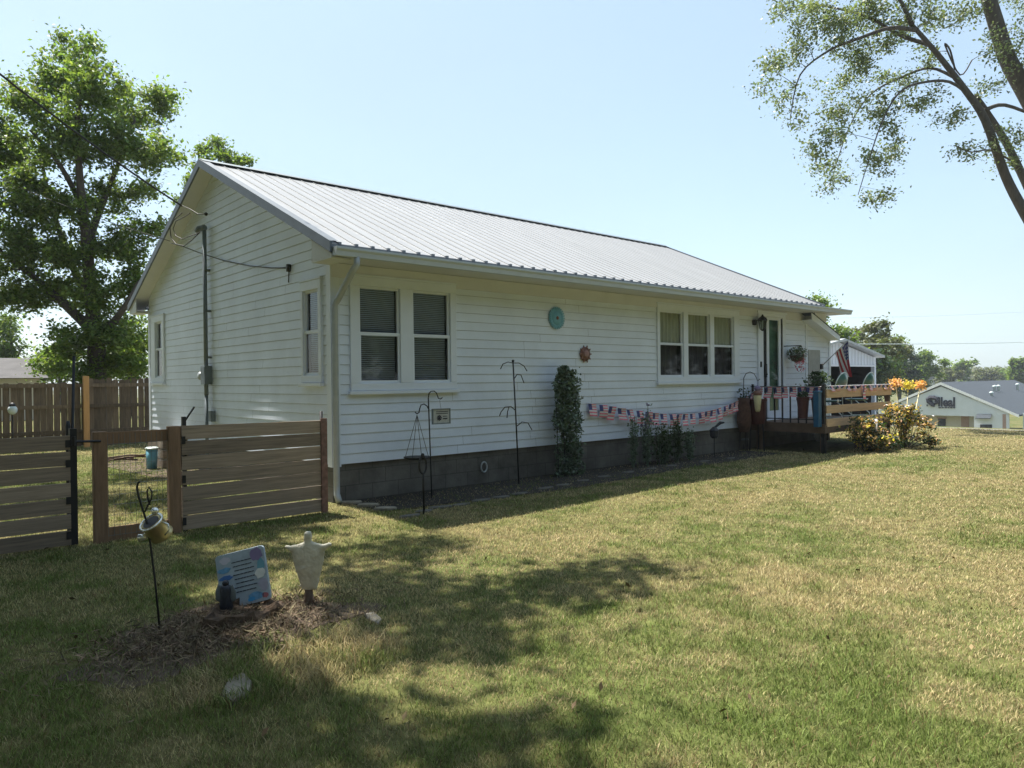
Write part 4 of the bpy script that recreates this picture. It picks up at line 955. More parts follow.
# ivy topiary column with wire form
YT = -.30; tb = onY(568, 466, YT); 
tpz = onY(566, 366, YT)[2]; xl_, xr_ = onY(554, 420, YT)[0], onY(581.5, 440, YT)[0]
tr = thing('ivy_column', (tb[0], YT, 0), 'tall arched column of dark ivy climbing a trellis against the wall', 'climbing plant')
N = 5200; Pz = RNG.random(N)**.85*tpz; hw = (xr_-xl_)/2*.88; xc = (xl_+xr_)/2
tt = Pz/tpz; lean = -.09*(tt-.45)
prof = np.where(tt < .62, 1., np.sqrt(np.clip(1-((tt-.62)/.40)**2, 0, 1)))
an = RNG.random(N)*2*pi; rrad = np.sqrt(RNG.random(N))
PP = np.stack([xc+lean+hw*prof*rrad*np.cos(an)*(1+.14*np.sin(Pz*9)+.16*np.sin(Pz*23+2*an)), YT+.16*prof*rrad*np.sin(an), Pz], 1)
keep = fbm(PP[:, 0]*7+3, PP[:, 2]*5, 3) > .30
PP = PP[keep]; shoots = clumps(np.stack([xc+(RNG.random(40)*2-1)*hw*.95, YT-.05+0*RNG.normal(size=40), RNG.random(40)*tpz*.95], 1), 9, .09)
leaves(np.concatenate([PP, shoots]), .06, 'foliage', M['ivy'], tr, down=1.)
s = MB()
for k in (-1, -.33, .33, 1): s.tube([(xc+hw*.8*k, YT, 0), (xc+hw*.8*k-.04, YT, tpz*.65), (xc-.04, YT, tpz*.97)], .006, 5)
for z in np.linspace(.3, tpz*.7, 5): s.tube([(xc-hw*.85, YT, z), (xc+hw*.85, YT, z)], .005, 5)
s.build('trellis', M['black'], tr)
# shrubs under the bunting
def stem_shrub(base, h, spread, nst, nleaf, label, mt='ivy', flowers=None, size=.06, name='leafy_shrub', group=None):
    root = thing(name, base, label, 'shrub', group); s = MB(); L_ = []; T_ = []
    for k in range(nst):
        a = random.uniform(0, 2*pi); rr = random.uniform(0, spread); hh = h*random.uniform(.55, 1.)
        tip = np.array([base[0]+rr*cos(a)*1.1, base[1]+rr*sin(a)*.5, base[2]+hh]); b0 = np.array([base[0]+rr*.3*cos(a), base[1]+rr*.2*sin(a), base[2]])
        pts = [b0*(1-t)+tip*t+np.array([.03*sin(3*t+a), 0, 0]) for t in np.linspace(0, 1, 5)]; s.tube(pts, .005, 4)
        for j in range(nleaf): t = random.uniform(.15, 1); L_.append(b0*(1-t)+tip*t+RNG.normal(size=3)*.035)
        T_.append(tip)
    s.build('stems', M['ivy'], root); leaves(np.array(L_), size, 'foliage', M[mt], root, down=-1.)
    if flowers: leaves(clumps(T_, 14, .05), .04, 'blossoms', M[flowers], root)
for px, hpx, sp, n, lab, fl_ in ((633, 415, .14, 8, 'narrow green stalky plant leaning left below the bunting', None), (648, 404, .16, 10, 'tallest bed plant with a purple flower head touching the bunting', 'purple'),
                       (662, 424, .3, 16, 'wide dark bushy plant in the middle of the flower bed', None), (677, 418, .2, 12, 'thin-stemmed bed plant right of the wide dark bush', None), (690, 425, .18, 10, 'low plant at the right end of the planting group', None)):
    b0 = onY(px, 462, -.45); hgt = onY(px, hpx, -.45)[2]
    stem_shrub(np.array([b0[0], -.45, .01]), hgt, sp, n, 42, lab, 'leafdark' if n > 10 else 'ivy', fl_)
# edging stones
def stone(q, rx, ry, h, label, group=None, rz=0., mt=None, name='edging_stone'):
    s = MB(); n = 9; rs = [random.uniform(.8, 1.1) for _ in range(n)]
    ring = lambda k, z: [(q[0]+k*rs[i]*(rx*cos(2*pi*i/n)*cos(rz)-ry*sin(2*pi*i/n)*sin(rz)), q[1]+k*rs[i]*(rx*cos(2*pi*i/n)*sin(rz)+ry*sin(2*pi*i/n)*cos(rz)), q[2]+z+random.uniform(0, .006)) for i in range(n)]
    a = ring(1, -.03); b = ring(1.0, h*.7); c = ring(.88, h); s.add(a+b+c, [[i, (i+1) % n, n+(i+1) % n, n+i] for i in range(n)]+[[n+i, n+(i+1) % n, 2*n+(i+1) % n, 2*n+i] for i in range(n)]+[[2*n+i for i in range(n)]])
    return tag(s.build(name, mt or M['stone'], base=q, bevel=.004), label, 'stone', group)
shd = 'flat grey edging stone coloured darker for the house shadow along the flower bed'
for px, py in ((352, 504), (368, 506.5), (385, 510)):
    stone(G(px, py), .14, .075, .035, 'pale sunlit edging stone curving from the house corner', 'sunlit edging stones', -.6)
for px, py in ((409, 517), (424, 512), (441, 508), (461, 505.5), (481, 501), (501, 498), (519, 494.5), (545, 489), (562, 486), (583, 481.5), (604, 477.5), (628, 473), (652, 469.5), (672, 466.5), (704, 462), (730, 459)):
    stone(G(px, py), .15+random.uniform(-.03, .03), .06, .022, shd, 'shaded edging stones', random.uniform(-.2, .1), mt=M['block'])  # darker material puts the house shade into the colour of these stones
for px, py in ((905, 447), (1012, 437)):
    pass
# ================================================================== bush at the deck corner
def mound_bush(name, px0, px1, pyt, pyb, Y, label, specs, size):
    b0 = onY((px0+px1)/2, pyb, Y); gzv = float(gz(b0[0], Y)); x0, x1 = onY(px0, pyb, Y)[0], onY(px1, pyb, Y)[0]; h = onY((px0+px1)/2, pyt, Y)[2]-gzv
    root = thing(name, ((x0+x1)/2, Y, gzv), label, 'shrub'); hw = (x1-x0)/2; xc = (x0+x1)/2
    C_ = []
    for k in range(46):
        a = random.uniform(0, 2*pi); e = random.uniform(0, 1)**.6; z = random.uniform(.12, 1)
        rr = sqrt(max(0, 1-(z*.9)**2)); C_.append((xc+hw*.9*rr*e*cos(a), Y+hw*.6*rr*e*sin(a), gzv+z*h*.92))
    C_ = np.array(C_); s = MB()
    for q in C_[::2]: s.tube([(xc+(q[0]-xc)*.2, Y+(q[1]-Y)*.2, gzv), (q[0]*.6+xc*.4, q[1]*.6+Y*.4, gzv+(q[2]-gzv)*.7), q], .008, 4)
    s.build('stems', M['bark'], root)
    for mt, per, sel, nm in specs:
        idx_ = RNG.random(len(C_)) < sel if sel < 1 else np.ones(len(C_), bool)
        if mt in ('yellow', 'orange', 'white'): idx_ &= C_[:, 2] > gzv+.2*h
        if idx_.sum(): leaves(clumps(C_[idx_], per, .16), size, nm, M[mt], root)
    return root
mound_bush('flowering_bush', 852, 882, 416, 441, -2.1, 'low bush with yellow and rusty leaves in front of the deck boards', [('leafdark', 40, 1, 'foliage'), ('yellow', 16, .4, 'blossoms'), ('pinkleaf', 34, .7, 'foliage')], .06)
mound_bush('flowering_bush', 885, 922, 404, 439, -2.3, 'taller sunlit bush with pink yellow and white leaves at the far deck corner', [('leafdark', 44, 1, 'foliage'), ('yellow', 22, .5, 'blossoms'), ('pinkleaf', 40, .75, 'foliage'), ('white', 5, .4, 'blossoms')], .065)
for (px, py, bx, w_, lab) in ((896, 382, 902, 6.5, 'tallest orange fan-shaped flower head on a stalk above the bush'), (908, 384.5, 905, 4.5, 'pale yellow middle flower head on a stalk above the bush'), (920, 384, 909, 6.5, 'rightmost orange flower head on a stalk leaning right above the bush')):
    Yq = -2.3; t = onY(px, py, Yq); b0 = onY(bx, 436, Yq); b0[2] = float(gz(b0[0], Yq)); k_ = ((t-CAM)@F)/FPX
    root = thing('stalk_flower', b0, lab, 'flower', 'tall stalk flowers')
    s = MB(); s.smooth = True; s.tube([b0, (b0*.5+t*.5)+[.02, 0, .0], t+[0, 0, -.06]], .011, 6); s.build('stem', M['cream'], root)
    P0 = RNG.normal(size=(220, 3))*np.array([w_*.42*k_, .06, 2.2*k_]); P0[:, 2] -= np.abs(P0[:, 0])*.35; leaves(P0+t, .055, 'flower_head', M['yellow' if w_ == 4.5 else 'orange'], root)
q = G(878.5, 441)
s = MB(); s.smooth = True; s.lathe(q, [(.09, 0), (.16, .05), (.19, .14), (.17, .22), (.18, .24), (.15, .25)], 18)
tag(s.build('blue_pot', mat('pale_blue_glaze', (.12, .22, .28), .35, var=.2), base=q), 'rounded dull blue glazed pot at the foot of the flowering bushes', 'pot')
q = G(876, 440); pw = onY(876, 425, -2.25)
s = MB(); s.smooth = True; s.tube([(pw[0], -2.25, 0), (pw[0], -2.25, onY(876, 419, -2.25)[2])], .035, 10)
tag(s.build('white_marker', M['white'], base=(pw[0], -2.25, 0)), 'short white post standing between the two flowering bushes', 'post')
# ================================================================== MEMORIAL SPOT
q = G(240, 611); 
pl = thing('memorial_plaque', q, 'pale blue painted memorial plaque with lines of text leaning on a stump', 'plaque')
D0 = (q-CAM)@F
tl, trr, br, blc = [atD(x, y, D0+dd) for x, y, dd in ((215.5, 557, .09), (262, 544.5, .06), (272, 599, -.02), (221, 611, 0.0))]
ex = (trr-tl+br-blc)/2; ey = (tl-blc+trr-br)/2; ctr = (tl+trr+br+blc)/4; nn = np.cross(ex, ey); nn /= np.linalg.norm(nn)
if nn@(CAM-ctr) < 0: nn = -nn
LP = lambda u, v, o=0.: ctr+ex*(u-.5)+ey*(v-.5)+nn*o
def rpoly(u0, v0, u1, v1, r, n=4):
    pts = []
    for cxx, cyy, a0 in ((u1-r, v1-r, 0), (u0+r, v1-r, pi/2), (u0+r, v0+r, pi), (u1-r, v0+r, 1.5*pi)):
        for k in range(n+1): a = a0+k*pi/2/n; pts.append((cxx+r*cos(a), cyy+r*sin(a)))
    return pts
s = MB(); s.prism([LP(u, v, 0) for u, v in rpoly(0, 0, 1, 1, .07)], -nn*.022); s.build('slab', M['paleblue'], pl, bevel=.003)
def blot(cu, cv, ru, rv, mt, name, seed=0, o=.001):
    s = MB(); rnd = random.Random(seed); s.prism([LP(cu+ru*cos(2*pi*k/14)*rnd.uniform(.75, 1.15), cv+rv*sin(2*pi*k/14)*rnd.uniform(.75, 1.15), o) for k in range(14)], nn*.0008); s.build(name, mt, pl)
pbm = mat('sky_blue_paint', (.12, .30, .50), .6, var=.3, scale=30); pwm = mat('white_paint', (.66, .68, .66), .6)
blot(.16, .70, .15, .055, pbm, 'painted_cloud', 1); blot(.17, .56, .14, .05, mat('deep_blue_paint', (.05, .15, .4), .6), 'painted_cloud', 2)
blot(.84, .86, .13, .13, M['purple'], 'painted_flower', 3); blot(.90, .66, .085, .12, mat('teal_paint', (.12, .30, .38), .6), 'painted_flower', 4)
blot(.86, .50, .11, .10, pwm, 'painted_dove', 5, .002); blot(.72, .12, .16, .075, pbm, 'painted_flower', 6); blot(.62, .08, .08, .045, mat('bright_blue_paint', (.05, .3, .6), .6), 'painted_flower', 7, .002)
blot(.9, .10, .08, .05, mat('coral_paint', (.35, .12, .14), .6), 'painted_flower', 8); blot(.2, .88, .12, .07, mat('pale_lilac', (.5, .5, .58), .6), 'painted_cloud', 9)
blot(.9, .3, .09, .12, mat('soft_lilac', (.36, .36, .46), .6), 'painted_flower', 10)
for k in range(8):
    v = .80-k*.078; s = MB(); u = .32+.02*(k % 3); ue = .74-.03*(k % 2) if k else .66
    rnd = random.Random(k)
    while u < ue:
        w_ = rnd.uniform(.04, .10); s.prism([LP(u, v, .0015), LP(u+w_, v, .0015), LP(u+w_, v+.016, .0015), LP(u, v+.016, .0015)], nn*.0006); u += w_+.008
    s.build('text_line', M['ink'], pl)
# dark figurine before the plaque
q2 = atD(226, 613, D0-.08); q2[2] = float(gz(q2[0], q2[1]))
k_ = D0/FPX
fg2 = thing('dark_figurine', q2, 'small dark blue angel-like figurine standing before the plaque left edge', 'figurine')
s = MB(); s.smooth = True; h_ = 36*k_
s.lathe(q2, [(.055, 0), (.06, .015), (.035, .02)], 12); s.lathe(q2+[0, 0, .02], [(.038, 0), (.045, .03), (.032, .10), (.036, h_*.62), (.028, h_*.72), (.012, h_*.76)], 12); s.ball(q2+[0, 0, h_*.88], .021); s.build('body', M['navyfig'], fg2)
s = MB(); s.smooth = True
for sx in (-1, 1):
    d = R*sx; s.loft([(q2+[0, 0, h_*.55]+d*.01, np.array([0, 0, .05]), F*.006), (q2+[0, 0, h_*.62]+d*.045, np.array([0, 0, .06]), F*.005), (q2+[0, 0, h_*.55]+d*.065, np.array([0, 0, .03]), F*.004)], 10)
s.build('wings', M['greydark'], fg2)
# stump under the plaque
c = G(243, 618); s = MB(); n = 28; rnd = random.Random(4)
rs = [rnd.uniform(.82, 1.12) for _ in range(n)]
rows = []
for kk, z in ((1.15, -.05), (1.05, .03), (1.0, .065), (.86, .075), (.8, .045), (.4, .03)):
    rows.append([(c[0]+.24*kk*rs[i]*cos(2*pi*i/n), c[1]+.19*kk*rs[(i*3) % n]*sin(2*pi*i/n), c[2]+z+rnd.uniform(-.012, .012)) for i in range(n)])
s.add(sum(rows, []), [[r*n+i, r*n+(i+1) % n, (r+1)*n+(i+1) % n, (r+1)*n+i] for r in range(5) for i in range(n)]+[[5*n+i for i in range(n)]])
tag(s.build('tree_stump', mat('rotten_bark', (.085, .055, .035), 1, var=.6, scale=18, bump=1, bscale=40), base=c), 'low rotten tree stump with a dark hollow under the memorial plaque', 'stump')
# robed statue
qs = G(309, 604); Ds = (qs-CAM)@F; k_ = Ds/FPX; ax = R*k_; az = np.array([0, 0, 1.])*k_; fw = np.cross(R, [0, 0, 1.]); fw /= np.linalg.norm(fw); fwv = -fw if fw@F > 0 else fw
stt = thing('robed_statue', qs, 'aged white robed figure statue with outstretched arms on a short dark stake', 'statue')
s = MB(); z0 = 14.5
O = lambda dx, dz: qs+ax*dx+az*dz
secs = [(0.8, 14.8, 6.2, 3.8), (.8, 17, 6.9, 4.2), (.5, 26, 9.0, 5.2), (.2, 36, 11.2, 5.6), (0, 46, 13.2, 5.0), (-.2, 53, 13.8, 4.4), (-.3, 57, 11, 4.0), (-.3, 60.2, 6.5, 3.4), (-.3, 62.5, 3.4, 3.), (-.3, 64.5, 3.3, 3.), (-.2, 67.5, 3.6, 3.6), (-.2, 70.5, 3.3, 3.4), (-.2, 72.5, 2., 2.2)]
s.loft([(O(a, b), ax*c*1.16, fwv*k_*d) for a, b, c, d in secs], 26)
for sx, dz in ((-1, 0), (1, 2.4)):
    s.loft([(O(sx*4, 57), az*5.5, fwv*k_*3.2), (O(sx*11, 54.4+dz*.3), az*5.2, fwv*k_*2.8), (O(sx*17, 55.2+dz*.7), az*3.3, fwv*k_*2.3), (O(sx*21, 57+dz), az*2.3, fwv*k_*2.), (O(sx*23.3, 57+dz), az*1.4, fwv*k_*1.4)], 14)
    s.loft([(O(sx*11, 56), ax*6, fwv*k_*2.4), (O(sx*12.5, 49), ax*3.6, fwv*k_*2.0), (O(sx*12.8, 42), ax*2.2, fwv*k_*1.4), (O(sx*11.5, 33), ax*1.2, fwv*k_*.9)], 12)
so_ = s.build('figure', M['statue'], stt, smooth=True)
md = so_.modifiers.new('r', 'REMESH'); md.mode = 'VOXEL'; md.voxel_size = .0045; md.use_smooth_shade = True
md = so_.modifiers.new('s', 'SMOOTH'); md.iterations = 3; md.factor = .5
tx = bpy.data.textures.new('robe_folds', 'CLOUDS'); tx.noise_scale = .03; md = so_.modifiers.new('d', 'DISPLACE'); md.texture = tx; md.strength = .007; md.mid_level = .5
s = MB(); s.smooth = True; s.lathe(qs, [(.03, -.03), (.028, .02), (.026, 15.5*k_)], 12); s.build('stake', M['deckdark'], stt)
s = MB(); s.smooth = True
for dx, dz, rr in ((-13.6, 40, 1.3), (-12.6, 33, 1.1), (-8.5, 18, .9), (-13.5, 47, .9)): s.ball(O(dx, dz)-fwv*.01, rr*k_, (1, 1, 1.8), 8)
s.build('chipped_edge', M['statue'], stt)
# watering can on a stake
qk = G(160.5, 630); Dk = (qk-CAM)@F; k_ = Dk/FPX
K = lambda x, y, d=0.: atD(x, y, Dk+d)
hs_ = thing('hook_stake', qk, 'slim black hook stake standing in the foreground grass', 'garden hook')
s = MB(); s.smooth = True; s.tube([qk+[0, 0, -.05], K(155, 580), K(150.5, 545), K(146, 520), K(142, 507), K(138.5, 496), K(137, 488), K(138, 483), K(140, 481.5)], .0065, 8); s.build('pole', M['black'], hs_)
s = MB(); s.smooth = True; s.tube([K(145, 512), K(148, 505), K(151.5, 499), K(152, 492), K(149, 487), K(147, 491), K(148, 499), K(150, 505)], .005, 6); s.build('scroll', M['black'], hs_)
wc = thing('watering_can', K(153, 528), 'small shiny tin and brass watering can hung on the black stake', 'watering can')
axd = R*.32-U*.85+F*.62; axd /= np.linalg.norm(axd)
e1 = np.cross(axd, U); e1 /= np.linalg.norm(e1); e2 = np.cross(axd, e1)
tc0 = K(151, 522)
s = MB(); s.smooth = True; rr = 11.5*k_
s.loft([(tc0+axd*t, e1*r_, e2*r_) for t, r_ in ((0, rr*.92), (.003, rr), (.012, rr), (.016, rr*.94), (17*k_, rr*.98), (18.5*k_, rr*1.03), (20*k_, rr*1.0))], 26); s.build('body', M['brass'], wc)
s = MB(); s.smooth = True; s.tube([tc0+e1*rr*cos(t)*.98+e2*rr*sin(t)*.98 for t in np.linspace(0, 2*pi, 27)], .006, 6, cap=False); s.build('rim', M['chrome'], wc)
s = MB(); s.lathe(tc0*0+tc0, [(.001, 0), (.002, 0)], 6); s.v = []; s.f = []; s.mi = []
s.loft([(tc0-axd*.002, e1*rr*.7, e2*rr*.7), (tc0-axd*.001, e1*rr*.7, e2*rr*.7)], 18); s.build('mouth_dark_disc', M['black'], wc)  # flat black disc stands in for the shaded hollow of the can
s = MB(); s.smooth = True; s.ball(K(155, 511), .022); s.tube([K(155, 512), K(160, 515), K(162, 520)], .006, 6); s.build('knob', M['chrome'], wc)
s = MB(); s.smooth = True; s.tube([tc0+axd*15*k_-e1*0-R*rr*.8, K(144, 537), K(139.5, 538)], [.012, .02, .026], 12); s.build('spout', M['chrome'], wc)
s = MB(); s.smooth = True; s.tube([K(162, 522), K(168, 524), K(169, 530), K(165, 535)], .005, 6); s.build('handle', M['chrome'], wc)
# flat stones
def flagstone(px, py, pts, lift, label):
    q = G(px, py); s = MB(); P0 = [G(a, b) for a, b in pts]; top = [p+[0, 0, lift] for p in P0]; s.prism([p+[0, 0, -.03] for p in P0], (0, 0, .03+lift)); return tag(s.build('flat_stone', M['stone'], base=q, bevel=.008), label, 'stone')
flagstone(237, 692, [(221, 700), (228, 684), (243, 677), (252, 686), (250, 696), (233, 707)], .03, 'pale angular stone lying in tall grass in the foreground')
flagstone(371, 619, [(363, 615), (374, 613), (382, 620), (378, 625), (367, 620)], .012, 'small flat tan stone right of the statue mound')
# mulch patch on mound
v = []; n = 60; rnd = random.Random(2)
cq = G(225, 628)[:2]; rings = 10
for r in range(rings+1):
    for i in range(n):
        a = 2*pi*i/n; rad = (r/rings)*(1+.22*sin(3*a+1)+.13*sin(7*a)); x = cq[0]+.80*rad*cos(a-.6); y = cq[1]+.46*rad*sin(a-.6); v.append((x, y, float(gz(x, y))+.004+.02*(1-r/rings)*rnd.random()))
f = [[r*n+i, r*n+(i+1) % n, (r+1)*n+(i+1) % n, (r+1)*n+i] for r in range(rings) for i in range(n)]
tag(npmesh('mulch_patch', np.array(v), np.array(f), M['mulch'], smooth=True), kind='structure')
# ================================================================== GRASS
def grass():
    N = 1050000
    u = RNG.random(N); dmin, dmax = 1.9, 26.
    d = dmin*(dmax/dmin)**(u**.82)
    lat = (RNG.random(N)*2-1)*(1.05*d+1.5)
    fx = np.array([F[0], F[1]]); fx /= np.linalg.norm(fx); rx = np.array([R[0], R[1]]); rx /= np.linalg.norm(rx)
    xy = CAM[:2]+d[:, None]*fx+lat[:, None]*rx; x, y = xy[:, 0], xy[:, 1]
    ok = ~((x > -.05) & (x < LW+1.2) & (y > -.1) & (y < W+.1))
    bed = (x > .1) & (x < 9.5) & (y > -1.0-.3*np.sin(np.clip(x, 0, 6)/6*pi)) & (y < 0)
    ok &= ~(bed & (RNG.random(N) > .30))
    ok &= ~((x > XD-.1) & (x < XE) & (y > YD) & (y < 0)); ok &= x < 20.8; ok &= y < 12.3
    dm = ((x-cq[0])/.95)**2+((y-cq[1])/.65)**2
    ok &= ~((dm < .25+1.1*fbm(x*3, y*3, 3)) & (RNG.random(N) > .42))
    c0 = c; ok &= ((x-c0[0])/.25)**2+((y-c0[1])/.2)**2 > 1
    ok &= fbm(x*2.2, y*2.2, 3) + RNG.random(N)*.5 > .42
    fs = G(238, 692); ok &= ((x-fs[0])/.085)**2+((y-fs[1])/.075)**2 > 1
    x, y, d = x[ok], y[ok], d[ok]; n = len(x); z = gz(x, y)
    tq = G(290, 668); dm = ((x-tq[0])/.6)**2+((y-tq[1])/.35)**2
    tall = np.clip(1.5-dm, 0, 1)
    pat = fbm(x*.55+3, y*.55+9, 4); fine = fbm(x*4, y*4, 3)
    green = np.clip((.53-pat)*2.0+(fine-.5)*2.4+.54 - .050*(x+4)+ RNG.normal(size=n)*.30, 0, 1)
    green = np.where((x < 0) & (y > -3), np.clip(green+.25, 0, 1), green)
    h = (.015+.017*RNG.random(n))*(.7+.7*fbm(x*1.3, y*1.3, 3))*(1+1.5*tall*(.3+RNG.random(n)))
    h *= 1+.35*(green > .7)
    wd = (.0018+.00058*d)*(.7+.6*RNG.random(n))*(1+.3*tall)
    az_ = RNG.random(n)*2*pi; bend = h*(.25+.9*RNG.random(n)); ba = RNG.random(n)*2*pi
    side = np.stack([np.cos(az_), np.sin(az_), 0*az_], 1); bd = np.stack([np.cos(ba), np.sin(ba), 0*ba], 1)
    p0 = np.stack([x, y, z-.004], 1); mid = p0+bd*(bend*.35)[:, None]; mid[:, 2] += h*.62; tip = p0+bd*bend[:, None]; tip[:, 2] += h
    v = np.stack([p0-side*wd[:, None]*.5, p0+side*wd[:, None]*.5, mid+side*wd[:, None]*.4, mid-side*wd[:, None]*.4, tip], 1).reshape(-1, 3)
    b = np.arange(n)*5
    f3 = np.concatenate([np.stack([b, b+1, b+2], 1), np.stack([b, b+2, b+3], 1), np.stack([b+3, b+2, b+4], 1)])
    mt = bpy.data.materials.new('grass_blades'); mt.use_nodes = True; nn_ = mt.node_tree; L = nn_.links; bs = nn_.nodes['Principled BSDF']; bs.inputs['Roughness'].default_value = .6; bs.inputs['Specular IOR Level'].default_value = .25
    at_ = nn_.nodes.new('ShaderNodeAttribute'); at_.attribute_name = 'tint'; L.new(at_.outputs['Color'], bs.inputs['Base Color'])
    tr_ = nn_.nodes.new('ShaderNodeBsdfTranslucent'); L.new(at_.outputs['Color'], tr_.inputs[0]); mx = nn_.nodes.new('ShaderNodeMixShader'); mx.inputs[0].default_value = .35
    L.new(bs.outputs[0], mx.inputs[1]); L.new(tr_.outputs[0], mx.inputs[2]); L.new(mx.outputs[0], nn_.nodes['Material Output'].inputs[0])
    o = npmesh('grass', v, f3, mt)
    G1 = np.array([.17, .225, .06]); G2 = np.array([.51, .42, .235])
    col = G1*green[:, None]+G2*(1-green[:, None]); col *= (.5+1.0*RNG.random(n)**1.3)[:, None]*1.1
    brown = RNG.random(n) < .06; col[brown] = np.array([.26, .17, .09])*(.6+.6*RNG.random(brown.sum()))[:, None]
    ca = o.data.color_attributes.new('tint', 'FLOAT_COLOR', 'POINT'); cc = np.ones((n*5, 4), np.float32); cc[:, :3] = np.repeat(col, 5, 0); ca.data.foreach_set('color', cc.ravel())
    tag(o, 'short patchy green and straw-coloured lawn grass', 'grass', kind='stuff')
grass()
# fallen leaves
P = []
for k in range(130):
    d = random.uniform(2.4, 16); l = random.uniform(-.7, .7)*d; q = CAM+F*d+R*l; 
    if -.1 < q[0] and q[1] > -1: continue
    P.append((q[0], q[1], float(gz(q[0], q[1]))+.03))
tag(leaves(np.array(P), .04, 'fallen_leaves', mat('dry_leaf', (.17, .11, .055), .8, var=.4, island=.5)), 'scattered dry brown fallen leaves on the lawn', 'fallen leaves', kind='stuff')
P = cq+RNG.normal(size=(5200, 2))*np.array([.36, .22]); P = np.column_stack([P, gz(P[:, 0], P[:, 1])+.015+.02*RNG.random(len(P))])
tag(leaves(P, .085, 'dead_grass', mat('dead_grass', (.17, .125, .075), .9, var=.5, island=.6), aspect=.07), 'matted dead grass clippings on the memorial mound', 'dead grass', kind='stuff')
# ================================================================== TREES
def T(px, py, d): return atD(px, py, d)
# large left tree
D = 22.5; b0 = T(97, 384, D); b0[2] = 0
limbs = [([b0, T(97, 350, D), T(94, 320, D), T(90, 280, D), T(86, 235, D-.5), T(80, 180, D-.8), T(78, 120, D-1), T(84, 70, D-1)], .30, .03),
         ([T(96, 345, D), T(93, 310, D), T(70, 260, D+.8), T(50, 200, D+1.2), T(38, 140, D+1.4)], .18, .03),
         ([T(88, 262, D-.3), T(92, 232, D), T(104, 200, D+.3), T(118, 165, D+.5), T(135, 120, D+.6)], .15, .03),
         ([T(97, 348, D), T(108, 330, D-.5), T(124, 308, D-1), T(140, 280, D-1)], .17, .04),
         ([T(92, 330, D), T(60, 300, D), T(25, 270, D), T(-15, 240, D+.5)], .17, .04),
         ([T(84, 210, D), T(60, 165, D-1.), T(30, 130, D-1.5)], .1, .03)]
blobs = []
def bl_(px, py, rx, ry, n, d=D, rd=None):
    k = d/FPX; blobs.append((T(px, py, d), None, n, rx*k, ry*k, rd if rd else max(rx*k*1.0, .8)))
spec = [(62, 85, 24, 30, 14), (95, 90, 30, 24, 15), (85, 55, 14, 12, 4), (60, 48, 6, 8, 2), (135, 112, 28, 18, 11), (160, 100, 12, 14, 5), (20, 100, 26, 18, 9), (15, 145, 35, 30, 18), (60, 140, 40, 28, 18), (110, 145, 35, 22, 15), (158, 150, 20, 20, 8),
        (20, 200, 40, 32, 22), (65, 200, 30, 30, 12), (110, 195, 25, 20, 7), (150, 190, 20, 12, 4), (30, 250, 40, 26, 20), (75, 255, 32, 24, 14), (125, 245, 22, 22, 9), (150, 228, 14, 14, 4), (60, 290, 36, 18, 14), (100, 295, 30, 20, 10), (135, 285, 14, 20, 6), (-20, 250, 40, 60, 20), (-25, 150, 35, 40, 14),
        (18, 300, 24, 16, 8), (110, 335, 26, 16, 11), (70, 345, 26, 18, 9), (135, 340, 18, 22, 8), (50, 362, 20, 14, 5), (120, 365, 28, 12, 9), (85, 372, 30, 9, 6)]
BL = []
for px, py, rx, ry, n in spec:
    k = D/FPX; dj = random.uniform(-1.4, 1.4)
    BL.append((T(px, py, D+dj), (rx*k, max(1.0, rx*k*1.1), ry*k), int(n*1.7+1)))
tree('shade_tree', b0, limbs, BL, 0, .125, 'tall leafy maple tree behind the back fence at the left', 'leaf', clump=.46, per=135, twig=.04)
# smaller tree behind the ridge
D2 = 31; b0 = T(222, 384, D2); b0[2] = 0
tree('maple_tree', b0, [([b0, T(221, 250, D2), T(219, 150, D2)], .3, .05), ([T(221, 250, D2), T(238, 180, D2), T(245, 155, D2)], .12, .03), ([T(221, 250, D2), T(200, 200, D2), T(190, 180, D2)], .12, .03)],
     [(T(213, 148, D2), (.7, .8, .45), 8), (T(226, 165, D2), (.8, 1, .5), 10), (T(245, 162, D2), (.45, .6, .3), 4), (T(198, 178, D2), (.5, .8, .8), 10), (T(188, 200, D2), (.6, .8, .9), 9), (T(215, 200, D2), (1.3, 1, 1.2), 16), (T(240, 220, D2), (1., 1, 1.2), 8)],
     0, .17, 'smaller maple crown showing above the gable peak of the roof', 'leaflight', clump=.4, per=90)
